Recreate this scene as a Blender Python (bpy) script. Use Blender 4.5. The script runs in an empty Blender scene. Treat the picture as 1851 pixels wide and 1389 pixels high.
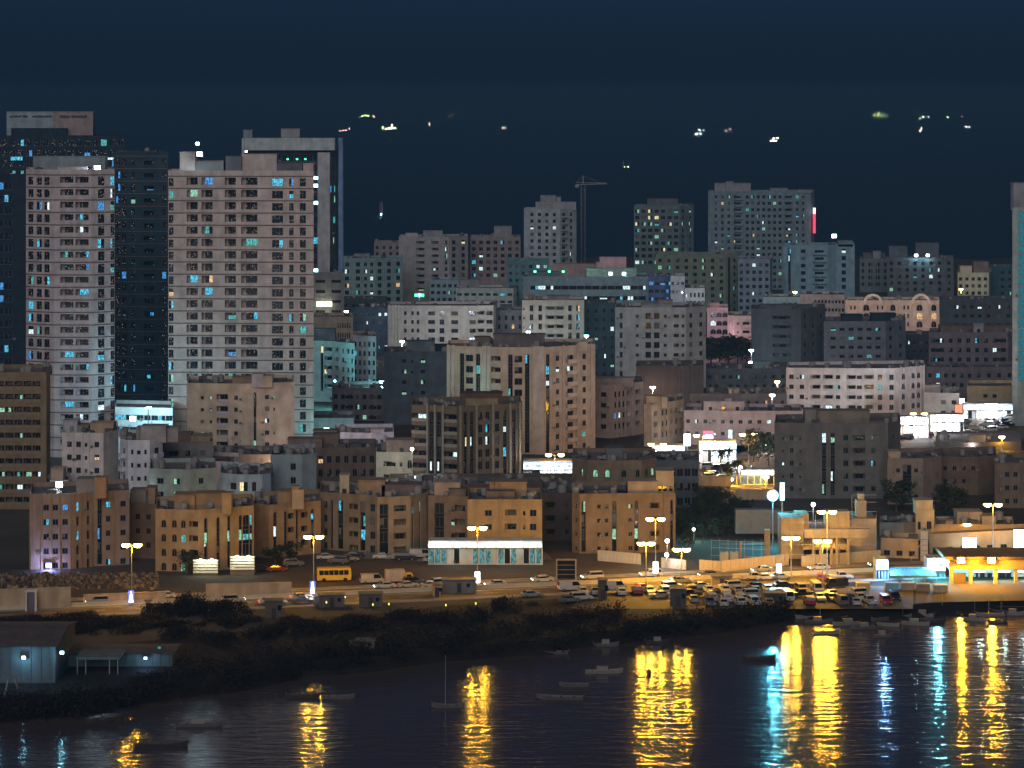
import bpy, math, random
from mathutils import Vector, Matrix
R = math.radians
SC = bpy.context.scene
COL = SC.collection

# ------------------------------------------------------------------ camera, sky, sun, exposure
H = 106.0            # camera height above the water (m)
F = 5000.0           # focal length in photo pixels (photo is 1851 px wide)
CX, HY = 925.5, 165.0
cam = bpy.data.cameras.new('camera'); cam_o = bpy.data.objects.new('camera', cam); COL.objects.link(cam_o)
cam_o.location = (0, 0, H); cam_o.rotation_euler = (R(90), 0, 0)
cam.sensor_width = 36; cam.lens = 36*F/1851.0
cam.shift_y = -(694.5-HY)/1851.0
cam.clip_start = 1; cam.clip_end = 90000
SC.camera = cam_o

SUN_AZ, SUN_EL = 10, 27      # the glow of the rest of the city and a low moon, from behind the camera's left shoulder
w = bpy.data.worlds.new('World'); SC.world = w; w.use_nodes = True
nt = w.node_tree; nt.nodes.clear()
sky = nt.nodes.new('ShaderNodeTexSky'); sky.sky_type = 'NISHITA'; sky.sun_disc = False
sky.sun_elevation = R(SUN_EL); sky.sun_rotation = R(180+SUN_AZ); sky.altitude = 100
tint = nt.nodes.new('ShaderNodeMix'); tint.data_type = 'RGBA'; tint.blend_type = 'MULTIPLY'
tint.inputs['Factor'].default_value = 1
tint.inputs['B'].default_value = (.135, .335, .95, 1)
bg = nt.nodes.new('ShaderNodeBackground'); bg.inputs['Strength'].default_value = 0.0093
wo = nt.nodes.new('ShaderNodeOutputWorld')
nt.links.new(sky.outputs[0], tint.inputs['A']); nt.links.new(tint.outputs['Result'], bg.inputs[0]); nt.links.new(bg.outputs[0], wo.inputs[0])

sun = bpy.data.lights.new('moon_glow', 'SUN'); sun_o = bpy.data.objects.new('moon_glow', sun); COL.objects.link(sun_o)
sun.energy = 1.4; sun.angle = R(48); sun.color = (1, .92, .88)
sun_o.rotation_euler = Vector((math.sin(R(SUN_AZ))*math.cos(R(SUN_EL)), math.cos(R(SUN_AZ))*math.cos(R(SUN_EL)), -math.sin(R(SUN_EL)))).to_track_quat('-Z', 'Y').to_euler()
sun_o.location = (-200, -300, 300)

SC.view_settings.view_transform = 'Standard'; SC.view_settings.look = 'None'
SC.view_settings.exposure = 0; SC.view_settings.gamma = 1; SC.view_settings.use_curve_mapping = False
cy = SC.cycles
cy.use_denoising = True; cy.max_bounces = 4; cy.diffuse_bounces = 2; cy.glossy_bounces = 2; cy.transmission_bounces = 2
cy.volume_bounces = 0; cy.sample_clamp_indirect = 2.0; cy.sample_clamp_direct = 0; cy.use_light_tree = True
cy.caustics_reflective = False; cy.caustics_refractive = False
SC.render.use_persistent_data = False

GZ = 2.0             # height of the land above the water
rng = random.Random(7)
def gD(py, z=GZ): return F*(H-z)/(py-HY)           # distance of a ground point seen at photo row py
def PX(px, D): return (px-CX)*D/F
def PZ(py, D): return H-(py-HY)*D/F
def P(px, py, D): return Vector((PX(px, D), D, PZ(py, D)))
def G(px, py, z=GZ):
    D = gD(py, z); return Vector((PX(px, D), D, z))

# ------------------------------------------------------------------ materials
def nodes_of(name):
    m = bpy.data.materials.new(name); m.use_nodes = True
    t = m.node_tree; b = t.nodes['Principled BSDF']
    return m, t, b
def N(t, kind, **kw):
    n = t.nodes.new(kind)
    for k, v in kw.items(): setattr(n, k, v)
    return n
def mat(name, col, rough=.85, var=.18, scale=.25, metal=0, streak=0, spec=.3):
    """plain weathered surface: two noises break up the colour"""
    m, t, b = nodes_of(name); L = t.links.new
    tc = N(t, 'ShaderNodeTexCoord')
    n1 = N(t, 'ShaderNodeTexNoise'); n1.inputs['Scale'].default_value = scale; n1.inputs['Detail'].default_value = 5
    L(tc.outputs['Object'], n1.inputs['Vector'])
    r = N(t, 'ShaderNodeMapRange'); r.inputs['From Min'].default_value = .3; r.inputs['From Max'].default_value = .7
    r.inputs['To Min'].default_value = 1-var; r.inputs['To Max'].default_value = 1+var
    L(n1.outputs['Fac'], r.inputs['Value'])
    fac = r.outputs['Result']
    if streak:
        mp = N(t, 'ShaderNodeMapping'); mp.inputs['Scale'].default_value = (.75, .75, .09)
        L(tc.outputs['Object'], mp.inputs['Vector'])
        n2 = N(t, 'ShaderNodeTexNoise'); n2.inputs['Scale'].default_value = 1; n2.inputs['Detail'].default_value = 3
        L(mp.outputs[0], n2.inputs['Vector'])
        r2 = N(t, 'ShaderNodeMapRange'); r2.inputs['From Min'].default_value = .35; r2.inputs['From Max'].default_value = .65
        r2.inputs['To Min'].default_value = 1-streak; r2.inputs['To Max'].default_value = 1+streak*.4
        L(n2.outputs['Fac'], r2.inputs['Value'])
        mu = N(t, 'ShaderNodeMath', operation='MULTIPLY'); L(fac, mu.inputs[0]); L(r2.outputs['Result'], mu.inputs[1]); fac = mu.outputs[0]
    vm = N(t, 'ShaderNodeVectorMath', operation='SCALE'); vm.inputs[0].default_value = col[:3]
    L(fac, vm.inputs['Scale']); L(vm.outputs[0], b.inputs['Base Color'])
    b.inputs['Roughness'].default_value = rough; b.inputs['Metallic'].default_value = metal
    b.inputs['Specular IOR Level'].default_value = spec
    return m
_wall = {}
def wall(col):
    k = tuple(round(c, 3) for c in col)
    if k not in _wall: _wall[k] = mat('painted_render', k, .92, .2, .35, streak=.12)
    return _wall[k]
def emit(name, col, s, sampled=False, base=(.02, .02, .02), vary=0):
    m, t, b = nodes_of(name)
    b.inputs['Base Color'].default_value = (*base, 1); b.inputs['Roughness'].default_value = .4
    b.inputs['Emission Color'].default_value = (*col, 1); b.inputs['Emission Strength'].default_value = s
    if vary:                                     # furniture, curtains and blinds seen through a lit pane
        L = t.links.new
        tc = N(t, 'ShaderNodeTexCoord'); oi = N(t, 'ShaderNodeObjectInfo')
        mp = N(t, 'ShaderNodeMapping'); mp.inputs['Scale'].default_value = (2.6, 2.6, 1.4)
        cb = N(t, 'ShaderNodeCombineXYZ'); ml = N(t, 'ShaderNodeMath', operation='MULTIPLY'); ml.inputs[1].default_value = 90
        L(oi.outputs['Random'], ml.inputs[0]); L(ml.outputs[0], cb.inputs[0]); L(ml.outputs[0], cb.inputs[2])
        L(tc.outputs['Object'], mp.inputs['Vector']); L(cb.outputs[0], mp.inputs['Location'])
        n1 = N(t, 'ShaderNodeTexNoise'); n1.inputs['Scale'].default_value = 1; n1.inputs['Detail'].default_value = 2
        L(mp.outputs[0], n1.inputs['Vector'])
        r = N(t, 'ShaderNodeMapRange'); r.inputs['From Min'].default_value = .34; r.inputs['From Max'].default_value = .66
        r.inputs['To Min'].default_value = s*(1-vary); r.inputs['To Max'].default_value = s*(1+vary*.7)
        L(n1.outputs['Fac'], r.inputs['Value']); L(r.outputs['Result'], b.inputs['Emission Strength'])
    m.cycles.emission_sampling = 'AUTO' if sampled else 'NONE'
    return m
def glass_mat(name, base, speck=0, rough=.12):
    m, t, b = nodes_of(name); L = t.links.new
    b.inputs['Base Color'].default_value = (*base, 1); b.inputs['Roughness'].default_value = rough
    if speck:                                     # city lights reflected in dark glass, painted on as glowing specks
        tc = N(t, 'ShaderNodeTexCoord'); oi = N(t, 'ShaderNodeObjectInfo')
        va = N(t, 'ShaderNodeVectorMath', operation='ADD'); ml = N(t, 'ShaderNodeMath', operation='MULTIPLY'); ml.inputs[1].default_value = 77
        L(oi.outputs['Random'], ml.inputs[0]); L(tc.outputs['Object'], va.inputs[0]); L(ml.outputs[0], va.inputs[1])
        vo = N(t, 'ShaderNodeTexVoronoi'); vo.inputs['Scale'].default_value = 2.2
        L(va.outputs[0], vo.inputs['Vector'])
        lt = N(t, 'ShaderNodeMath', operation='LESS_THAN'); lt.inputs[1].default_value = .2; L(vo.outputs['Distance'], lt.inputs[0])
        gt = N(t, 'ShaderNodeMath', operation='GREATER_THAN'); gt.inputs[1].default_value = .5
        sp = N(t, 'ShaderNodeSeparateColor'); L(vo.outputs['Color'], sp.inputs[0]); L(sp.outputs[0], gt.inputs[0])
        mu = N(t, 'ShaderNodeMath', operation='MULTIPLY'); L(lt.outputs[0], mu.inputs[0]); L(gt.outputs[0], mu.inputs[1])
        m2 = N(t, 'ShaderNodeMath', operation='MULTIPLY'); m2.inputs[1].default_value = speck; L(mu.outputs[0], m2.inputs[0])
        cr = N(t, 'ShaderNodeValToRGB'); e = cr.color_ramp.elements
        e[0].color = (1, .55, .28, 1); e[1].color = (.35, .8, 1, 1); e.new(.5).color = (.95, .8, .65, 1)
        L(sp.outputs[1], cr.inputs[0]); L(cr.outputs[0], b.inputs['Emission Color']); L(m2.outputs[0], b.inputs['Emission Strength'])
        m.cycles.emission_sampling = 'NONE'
    return m
CURT = mat('pale_curtain', (.12, .115, .105), .9, .3, 3)
GLASS = glass_mat('dark_window_glass', (.012, .015, .02))
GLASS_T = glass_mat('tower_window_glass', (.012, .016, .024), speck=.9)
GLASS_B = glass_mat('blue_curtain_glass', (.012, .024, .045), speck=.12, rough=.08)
LIT = {'c': emit('lit_cyan', (.10, .68, 1), 1.0, vary=.9), 'b': emit('lit_blue', (.08, .42, 1), .9, vary=.9),
       'w': emit('lit_white', (.72, .95, 1), 1.5, vary=.6), 'g': emit('lit_green', (.45, 1, .68), .75, vary=.7),
       't': emit('lit_teal', (.12, .75, .72), .7, vary=.75), 'o': emit('lit_warm', (1, .62, .3), 1.1, vary=.7),
       'y': emit('lit_yellow', (1, .85, .4), 1.3, vary=.5)}
FRAME = mat('window_frame', (.16, .15, .15), .6, .1)
FRAME_L = mat('pale_window_frame', (.4, .4, .38), .6, .1)
CONC = mat('concrete', (.3, .29, .27), .9, .2)
ROOF = mat('roof_screed', (.16, .15, .15), .95, .25)
DARKM = mat('dark_metal', (.05, .05, .055), .5, .1, metal=.4)
STEEL = mat('galvanised_steel', (.35, .35, .36), .45, .12, metal=.7)
TANK = mat('white_tank', (.24, .235, .23), .6, .15)
TANK_D = mat('grey_tank', (.08, .08, .085), .7, .15)
SODIUM = (1, .48, .015)
HEAD_S = emit('sodium_lamp_glass', (1, .68, .22), 30); HALO = emit('amber_halo_glow', (1, .50, .05), 1.5)  # lamp bloom painted as an emissive amber disc behind the lens
HEAD_W = emit('white_lamp_glass', (.85, .95, 1), 20)
HEAD_C = emit('cyan_lamp_glass', (.35, .9, 1), 18)
HEAD_G = emit('green_lamp_glass', (.08, 1, .45), 3.5)
HEAD_B = emit('blue_lamp_glass', (.25, .35, 1), 14)
HEAD_R = emit('red_lamp_glass', (1, .08, .1), 6)

# ------------------------------------------------------------------ mesh helpers
class M:
    def __init__(s): s.v = []; s.f = []; s.m = []
    def quad(s, a, b, c, d, mi=0):
        i = len(s.v); s.v += [tuple(a), tuple(b), tuple(c), tuple(d)]; s.f.append((i, i+1, i+2, i+3)); s.m.append(mi)
    def poly(s, pts, mi=0):
        i = len(s.v); s.v += [tuple(p) for p in pts]; s.f.append(tuple(range(i, i+len(pts)))); s.m.append(mi)
    def box(s, x0, x1, y0, y1, z0, z1, mi=0):
        i = len(s.v)
        s.v += [(x0, y0, z0), (x1, y0, z0), (x1, y1, z0), (x0, y1, z0), (x0, y0, z1), (x1, y0, z1), (x1, y1, z1), (x0, y1, z1)]
        for q in ((0, 3, 2, 1), (4, 5, 6, 7), (0, 1, 5, 4), (1, 2, 6, 5), (2, 3, 7, 6), (3, 0, 4, 7)):
            s.f.append(tuple(i+k for k in q)); s.m.append(mi)
    def tube(s, a, b, r0, r1=None, n=8, mi=0, caps=True):
        r1 = r0 if r1 is None else r1
        a, b = Vector(a), Vector(b); d = (b-a).normalized()
        e = d.orthogonal().normalized(); g = d.cross(e); i = len(s.v)
        for p, r in ((a, r0), (b, r1)):
            for k in range(n):
                t = 2*math.pi*k/n; s.v.append(tuple(p+e*(r*math.cos(t))+g*(r*math.sin(t))))
        for k in range(n):
            s.f.append((i+k, i+(k+1) % n, i+n+(k+1) % n, i+n+k)); s.m.append(mi)
        if caps:
            s.f.append(tuple(i+k for k in reversed(range(n)))); s.m.append(mi)
            s.f.append(tuple(i+n+k for k in range(n))); s.m.append(mi)
    def loft(s, rings, mi=0, close=True, caps=True):
        i = len(s.v); n = len(rings[0])
        for r in rings: s.v += [tuple(p) for p in r]
        for k in range(len(rings)-1):
            for j in range(n if close else n-1):
                a = i+k*n+j; b = i+k*n+(j+1) % n
                s.f.append((a, b, b+n, a+n)); s.m.append(mi)
        if caps:
            s.f.append(tuple(i+j for j in reversed(range(n)))); s.m.append(mi)
            s.f.append(tuple(i+(len(rings)-1)*n+j for j in range(n))); s.m.append(mi)
    def mesh(s, name, mats, smooth=False):
        me = bpy.data.meshes.new(name); me.from_pydata(s.v, [], s.f)
        for m in mats: me.materials.append(m)
        if len(mats) > 1: me.polygons.foreach_set('material_index', s.m)
        if smooth: me.polygons.foreach_set('use_smooth', [True]*len(s.f))
        me.update(); return me
    def build(s, name, mats, parent=None, loc=(0, 0, 0), rz=0, smooth=False):
        return put(name, s.mesh(name, mats if isinstance(mats, (list, tuple)) else [mats], smooth), parent, loc, rz)
def put(name, me, parent=None, loc=(0, 0, 0), rz=0, sc=None):
    o = bpy.data.objects.new(name, me); o.location = loc; o.rotation_euler = (0, 0, rz)
    if sc: o.scale = sc
    if parent: o.parent = parent
    COL.objects.link(o); return o
def tag(o, label, cat, group=None):
    o['label'] = label; o['category'] = cat
    if group: o['group'] = group
    return o
def thing(name, label, cat, loc=(0, 0, 0), rz=0, group=None):
    return tag(put(name, None, None, loc, rz), label, cat, group)
def setting(o): o['kind'] = 'structure'; return o
def stuff(o, label, cat): tag(o, label, cat); o['kind'] = 'stuff'; return o
def light(name, parent, loc, col, power, rad=.35, spot=None):
    l = bpy.data.lights.new(name, 'POINT'); l.color = col; l.energy = power; l.shadow_soft_size = rad
    o = bpy.data.objects.new(name, l); o.location = loc; o.parent = parent; COL.objects.link(o); return o
_cache = {}
def cached(key, fn):
    if key not in _cache: _cache[key] = fn()
    return _cache[key]

# ------------------------------------------------------------------ window, balcony and facade builders
def window_mesh(w, h, variant, lit, glass, frame, arch=False):
    def mk():
        m = M(); t = .07
        hw = w/2
        if arch:
            r = hw; zs = h-r; n = 8
            arc = [(hw*math.cos(math.pi*k/n), zs+r*math.sin(math.pi*k/n)) for k in range(n+1)]
            out = [(-hw, 0), (hw, 0)]+arc[0:]
            m.poly([(x*.9, -.02, .05+z*.95) for x, z in out], 2 if variant == 1 else 1)
            o2 = [(x*1.12, z*1.03 if z > 0 else -.06) for x, z in out]
            for k in range(len(out)):
                a, b = out[k], out[(k+1) % len(out)]; c, d = o2[k], o2[(k+1) % len(out)]
                m.quad((a[0]*.9, -.12, .05+a[1]*.95), (b[0]*.9, -.12, .05+b[1]*.95), (d[0], -.12, d[1]), (c[0], -.12, c[1]), 0)
                m.quad((c[0], -.12, c[1]), (d[0], -.12, d[1]), (d[0], .1, d[1]), (c[0], .1, c[1]), 0)
                m.quad((a[0]*.9, -.02, .05+a[1]*.95), (b[0]*.9, -.02, .05+b[1]*.95), (b[0]*.9, -.12, .05+b[1]*.95), (a[0]*.9, -.12, .05+a[1]*.95), 0)
            m.box(-.03, .03, -.06, -.01, .05, h*.93, 0)
        else:
            for x0, x1, z0, z1 in ((-hw, hw, 0, t), (-hw, hw, h-t, h), (-hw, -hw+t, t, h-t), (hw-t, hw, t, h-t)):
                m.box(x0, x1, -.06, .02, z0, z1, 0)
            n = 2 if w > .9 else 1
            if w > 2.6: n = 3
            for k in range(n):
                a = -hw+t+(w-2*t)*k/n; b = -hw+t+(w-2*t)*(k+1)/n
                if k: m.box(a-.03, a+.03, -.05, .02, t, h-t, 0)
                if variant in (5, 6) and (variant == 6 or k == 0):
                    zc = t if variant == 6 else h*.35
                    m.quad((a, 0, zc), (b, 0, zc), (b, 0, h-t), (a, 0, h-t), 3)
                    if zc > t: m.quad((a, 0, t), (b, 0, t), (b, 0, zc), (a, 0, zc), 1)
                    continue
                on = variant == 1 or (variant == 2 and k == 0) or (variant == 4 and k == n-1)
                if variant == 3:
                    zm = h*.55
                    m.quad((a, 0, t), (b, 0, t), (b, 0, zm), (a, 0, zm), 2); m.quad((a, 0, zm), (b, 0, zm), (b, 0, h-t), (a, 0, h-t), 1)
                else: m.quad((a, 0, t), (b, 0, t), (b, 0, h-t), (a, 0, h-t), 2 if on else 1)
        return m.mesh('window', [frame, glass, LIT[lit], CURT])
    return cached(('win', round(w, 2), round(h, 2), variant, lit if 0 < variant < 5 else 'c', glass.name, frame.name, arch), mk)

def parse(pat):
    out = []
    for tok in pat.split():
        k = tok[0]; body = tok[1:]
        if '@' in body:
            sz, ps = body.split('@'); pos = [float(p) for p in ps.split(',')]
        else:
            sz, ps = body.split('*'); a = ps.split(':'); n = int(a[0])
            lo, hi = (float(a[1]), float(a[2])) if len(a) > 2 else (0, 1)
            pos = [lo+(hi-lo)*(i+.5)/n for i in range(n)]
        wh = sz.split('x'); ww = float(wh[0]); hh = float(wh[1]) if len(wh) > 1 else 1.4
        out += [(k, ww, hh, p) for p in pos]
    return out

def facade(mw, root, P0, P1, ztop, zbot, zvis, pat, fh, top, lit, pal, glass, frame, rg, colL, ac, sillup=1.0, band=None):
    """one straight face of a building from P0 to P1 (local x, y), openings cut into the wall mesh mw"""
    P0 = Vector((P0[0], P0[1], 0)); P1 = Vector((P1[0], P1[1], 0)); W = (P1-P0).length; u = (P1-P0)/W
    n = Vector((u.y, -u.x, 0)); rz = math.atan2(u.y, u.x)
    def at(s, out, z): q = P0+u*s+n*out; return (q.x, q.y, z)
    ops = []; items = parse(pat) if pat else []
    nf = max(1, int((ztop-top-max(zbot, zvis))/fh+.35))
    for k, ww, hh, p in items:
        c = p*W
        ww = min(ww, W*.96)
        c = min(max(c, ww/2+.02), W-ww/2-.02)
        if k in 'sS':
            z1 = ztop-top-.3; z0 = max(zbot+.4, ztop-top-nf*fh)
            ops.append((c-ww/2, c+ww/2, z0, z1, .4, True))
            for f in range(nf):
                zf = ztop-top-(f+1)*fh
                if zf < z0-.5: break
                v, lc = state(rg, lit, pal, .12 if glass is GLASS else 0)
                put('window', window_mesh(ww-.06, fh-.75, v, lc, glass, frame), root, at(c, -.34, zf+.35), rz)
            if k == 'S':
                m = M(); r = ww/2; q = 7
                for i in range(q):
                    t0, t1 = math.pi*i/q, math.pi*(i+1)/q
                    a = (r*math.cos(t0), r*math.sin(t0)); b = (r*math.cos(t1), r*math.sin(t1))
                    zc = -r
                    m.quad((a[0], 0, zc+a[1]), (b[0], 0, zc+b[1]), (b[0], 0, .06), (a[0], 0, .06))
                    m.quad((a[0], 0, zc+a[1]), (a[0], .35, zc+a[1]), (b[0], .35, zc+b[1]), (b[0], 0, zc+b[1]))
                m.build('arch_head', [colL], root, at(c, -.03, z1), rz)
        elif k == 'v':
            m = M(); m.box(-ww/2, ww/2, -.28, .0, max(zbot, zvis-3), ztop+.25); m.build('pilaster', [colL], root, at(c, 0, 0), rz)
        else:
            for f in range(nf):
                zf = ztop-top-(f+1)*fh
                z0 = zf+sillup*min(1, (fh-hh)/2.0)
                v, lc = state(rg, lit, pal, .12 if glass is GLASS else 0)
                if k == 'w':
                    ops.append((c-ww/2, c+ww/2, z0, z0+hh, .22, False))
                    put('window', window_mesh(ww, hh, v, lc, glass, frame), root, at(c, -.2, z0), rz)
                    if ac and rg.random() < ac:
                        put('air_conditioner', ac_mesh(), root, at(c+rg.choice((-1, 1))*(ww/2+.75), .3, z0-.1), rz)
                elif k == 'a':
                    put('window', window_mesh(ww, hh, 1 if 0 < v < 5 else 0, lc, glass, colL, True), root, at(c, .03, z0), rz)
                elif k == 'b':
                    z0 = zf+.25
                    ops.append((c-ww/2, c+ww/2, z0, z0+hh, 1.5, 'b'))
                    put('window', window_mesh(min(ww*.72, 2.6), hh-.35, v, lc, glass, frame), root, at(c+ww*.08, -1.45, z0+.02), rz)
                    put('balcony_parapet', parapet_mesh(ww, min(1.0, hh*.4), colL), root, at(c, .0, z0), rz)
                elif k == 'd':                                   # deep loggia behind a solid breast wall
                    z0 = zf+(fh-hh)*.72
                    ops.append((c-ww/2, c+ww/2, z0, z0+hh, 1.7, 'b'))
                    put('window', window_mesh(ww*.74, hh-.04, v, lc, glass, frame), root, at(c+ww*.12, -1.66, z0+.02), rz)
                elif k == 'p':
                    z0 = zf+.2
                    ops.append((c-ww*.33, c+ww*.33, z0+.05, z0+hh, .25, False))
                    put('window', window_mesh(ww*.66, hh-.05, v, lc, glass, frame), root, at(c, -.22, z0+.05), rz)
                    put('balcony', balcony_mesh(ww, colL), root, at(c, 0, z0-.2), rz)
                elif k == 'r':                                   # projecting balcony with an open railing
                    z0 = zf+.2
                    ops.append((c-ww*.33, c+ww*.33, z0+.05, z0+hh, .25, False))
                    put('window', window_mesh(ww*.66, hh-.05, v, lc, glass, frame), root, at(c, -.22, z0+.05), rz)
                    put('balcony', railing_mesh(ww, colL), root, at(c, 0, z0-.2), rz)
    # wall skin with the openings left out
    us = sorted({0.0, W} | {min(max(a, 0), W) for o in ops for a in o[:2]}); zs = sorted({zbot, ztop} | {z for o in ops for z in o[2:4]})
    cols = {}
    for i in range(len(us)-1):
        if us[i+1]-us[i] < 1e-4: continue
        um = (us[i]+us[i+1])/2
        oc = sorted([(o[2], o[3]) for o in ops if o[0] < um < o[1]])
        z = zbot
        segs = []
        for a, b in oc:
            if a > z: segs.append((z, a))
            z = max(z, b)
        if z < ztop: segs.append((z, ztop))
        for a, b in segs: mw.quad(at(us[i], 0, a), at(us[i+1], 0, a), at(us[i+1], 0, b), at(us[i], 0, b), 0)
    for a, b, z0, z1, d, back in ops:
        mw.quad(at(a, 0, z0), at(a, -d, z0), at(a, -d, z1), at(a, 0, z1), 0)
        mw.quad(at(b, -d, z0), at(b, 0, z0), at(b, 0, z1), at(b, -d, z1), 0)
        mw.quad(at(a, 0, z0), at(b, 0, z0), at(b, -d, z0), at(a, -d, z0), 0)
        mw.quad(at(a, -d, z1), at(b, -d, z1), at(b, 0, z1), at(a, 0, z1), 0)
        mw.quad(at(a, -d, z0), at(b, -d, z0), at(b, -d, z1), at(a, -d, z1), 1 if back is True else 0)
    if band:
        mb = M(); mb.box(-.06, W+.06, -.14, 0, -.13, .13); me = mb.mesh('floor_shade_band', [wall(band)])  # dark band colour stands in for the shadow gap under each slab
        for f in range(nf+1):
            put('floor_shade_band', me, root, at(0, 0, ztop-top-f*fh+(0 if f else -.02)), rz)

def state(rg, lit, pal, curt=0):
    if rg.random() < lit: return rg.choice((1, 1, 2, 2, 3, 4, 4)), rg.choice(pal)
    q = rg.random()
    return (5 if q < curt else 6 if q < curt*1.5 else 0), 'c'
def ac_mesh():
    def mk():
        m = M(); m.box(-.42, .42, -.02, .3, 0, .6, 0); m.tube((.1, -.06, .3), (.1, -.02, .3), .22, n=8, mi=1); m.box(-.4, -.34, .3, .34, -.1, .1, 1)
        return m.mesh('air_conditioner', [TANK, DARKM])
    return cached('ac', mk)
def parapet_mesh(w, h, c):
    def mk():
        m = M(); m.box(-w/2+.01, w/2-.01, -.08, .06, 0, h-.08); m.box(-w/2, w/2, -.12, .09, h-.08, h); return m.mesh('balcony_parapet', [c])
    return cached(('par', round(w, 2), round(h, 2), c.name), mk)
def balcony_mesh(w, c):
    def mk():
        m = M(); d = 1.1; m.box(-w/2, w/2, -d, 0, 0, .2); m.box(-w/2, w/2, -d, -d+.12, .2, 1.15)
        m.box(-w/2, -w/2+.12, -d+.12, 0, .2, 1.15); m.box(w/2-.12, w/2, -d+.12, 0, .2, 1.15); return m.mesh('balcony', [c])
    return cached(('bal', round(w, 2), c.name), mk)
def railing_mesh(w, c):
    def mk():
        m = M(); d = 1.1; m.box(-w/2, w/2, -d, 0, 0, .2); m.box(-w/2, w/2, -d, -d+.06, 1.05, 1.15, 1)
        k = -w/2
        while k < w/2: m.box(k, k+.05, -d, -d+.05, .2, 1.05, 1); k += .3
        return m.mesh('balcony', [c, FRAME])
    return cached(('rail', round(w, 2), c.name), mk)
def tank_mesh(k):
    def mk():
        m = M()
        if k == 0:                                                  # upright ribbed tank on a stand
            for x in (-.6, .6):
                for y in (-.6, .6): m.box(x-.06, x+.06, y-.06, y+.06, 0, .5, 1)
            m.tube((0, 0, .5), (0, 0, 2.1), .95, .95, 12); m.tube((0, 0, 2.1), (0, 0, 2.4), .95, .35, 12); m.tube((0, 0, 1.2), (0, 0, 1.32), 1.0, 1.0, 12)
        elif k == 1:                                                # square panel tank
            m.box(-1.1, 1.1, -.8, .8, .3, 1.7)
            for x in (-1.1, -.37, .37, 1.1): m.box(x-.04, x+.04, -.86, -.8, .3, 1.7)
            m.box(-1.1, 1.1, -.6, .6, 0, .3, 1)
        elif k == 2:                                                # dish on a stub mast
            m.tube((0, 0, 0), (0, 0, .9), .05, n=6, mi=1)
            c = Vector((0, -.15, 1.15)); ax = Vector((.25, -.75, .6)).normalized(); e = ax.orthogonal().normalized(); g = ax.cross(e)
            rings = []
            for r, d in ((.02, -.16), (.35, -.1), (.62, .05)):
                rings.append([c+ax*d+e*(r*math.cos(t*.7854))+g*(r*math.sin(t*.7854)) for t in range(8)])
            m.loft(rings, 0, caps=False); m.tube(c, c+ax*.55, .025, n=5, mi=1)
        elif k == 3:                                                # cooling unit with a fan
            m.box(-.9, .9, -.6, .6, .15, 1.25); m.tube((0, 0, 1.25), (0, 0, 1.42), .45, n=10, mi=1); m.box(-.9, .9, -.5, .5, 0, .15, 1)
        elif k == 4:                                                # thin aerial
            m.tube((0, 0, 0), (0, 0, 4.2), .05, .03, n=5, mi=1); m.box(-.6, .6, -.02, .02, 3.4, 3.45, 1); m.box(-.4, .4, -.02, .02, 3.8, 3.85, 1)
        elif k == 5:                                                # horizontal cylinder tank
            m.tube((-1, 0, .95), (1, 0, .95), .65, n=10); m.box(-.8, -.6, -.5, .5, 0, .5, 1); m.box(.6, .8, -.5, .5, 0, .5, 1)
        return m.mesh(('water_tank', 'water_tank', 'satellite_dish', 'cooling_unit', 'aerial', 'water_tank')[k], [TANK if k in (0, 2) else TANK_D, DARKM])
    return cached(('tank', k), mk)

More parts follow.
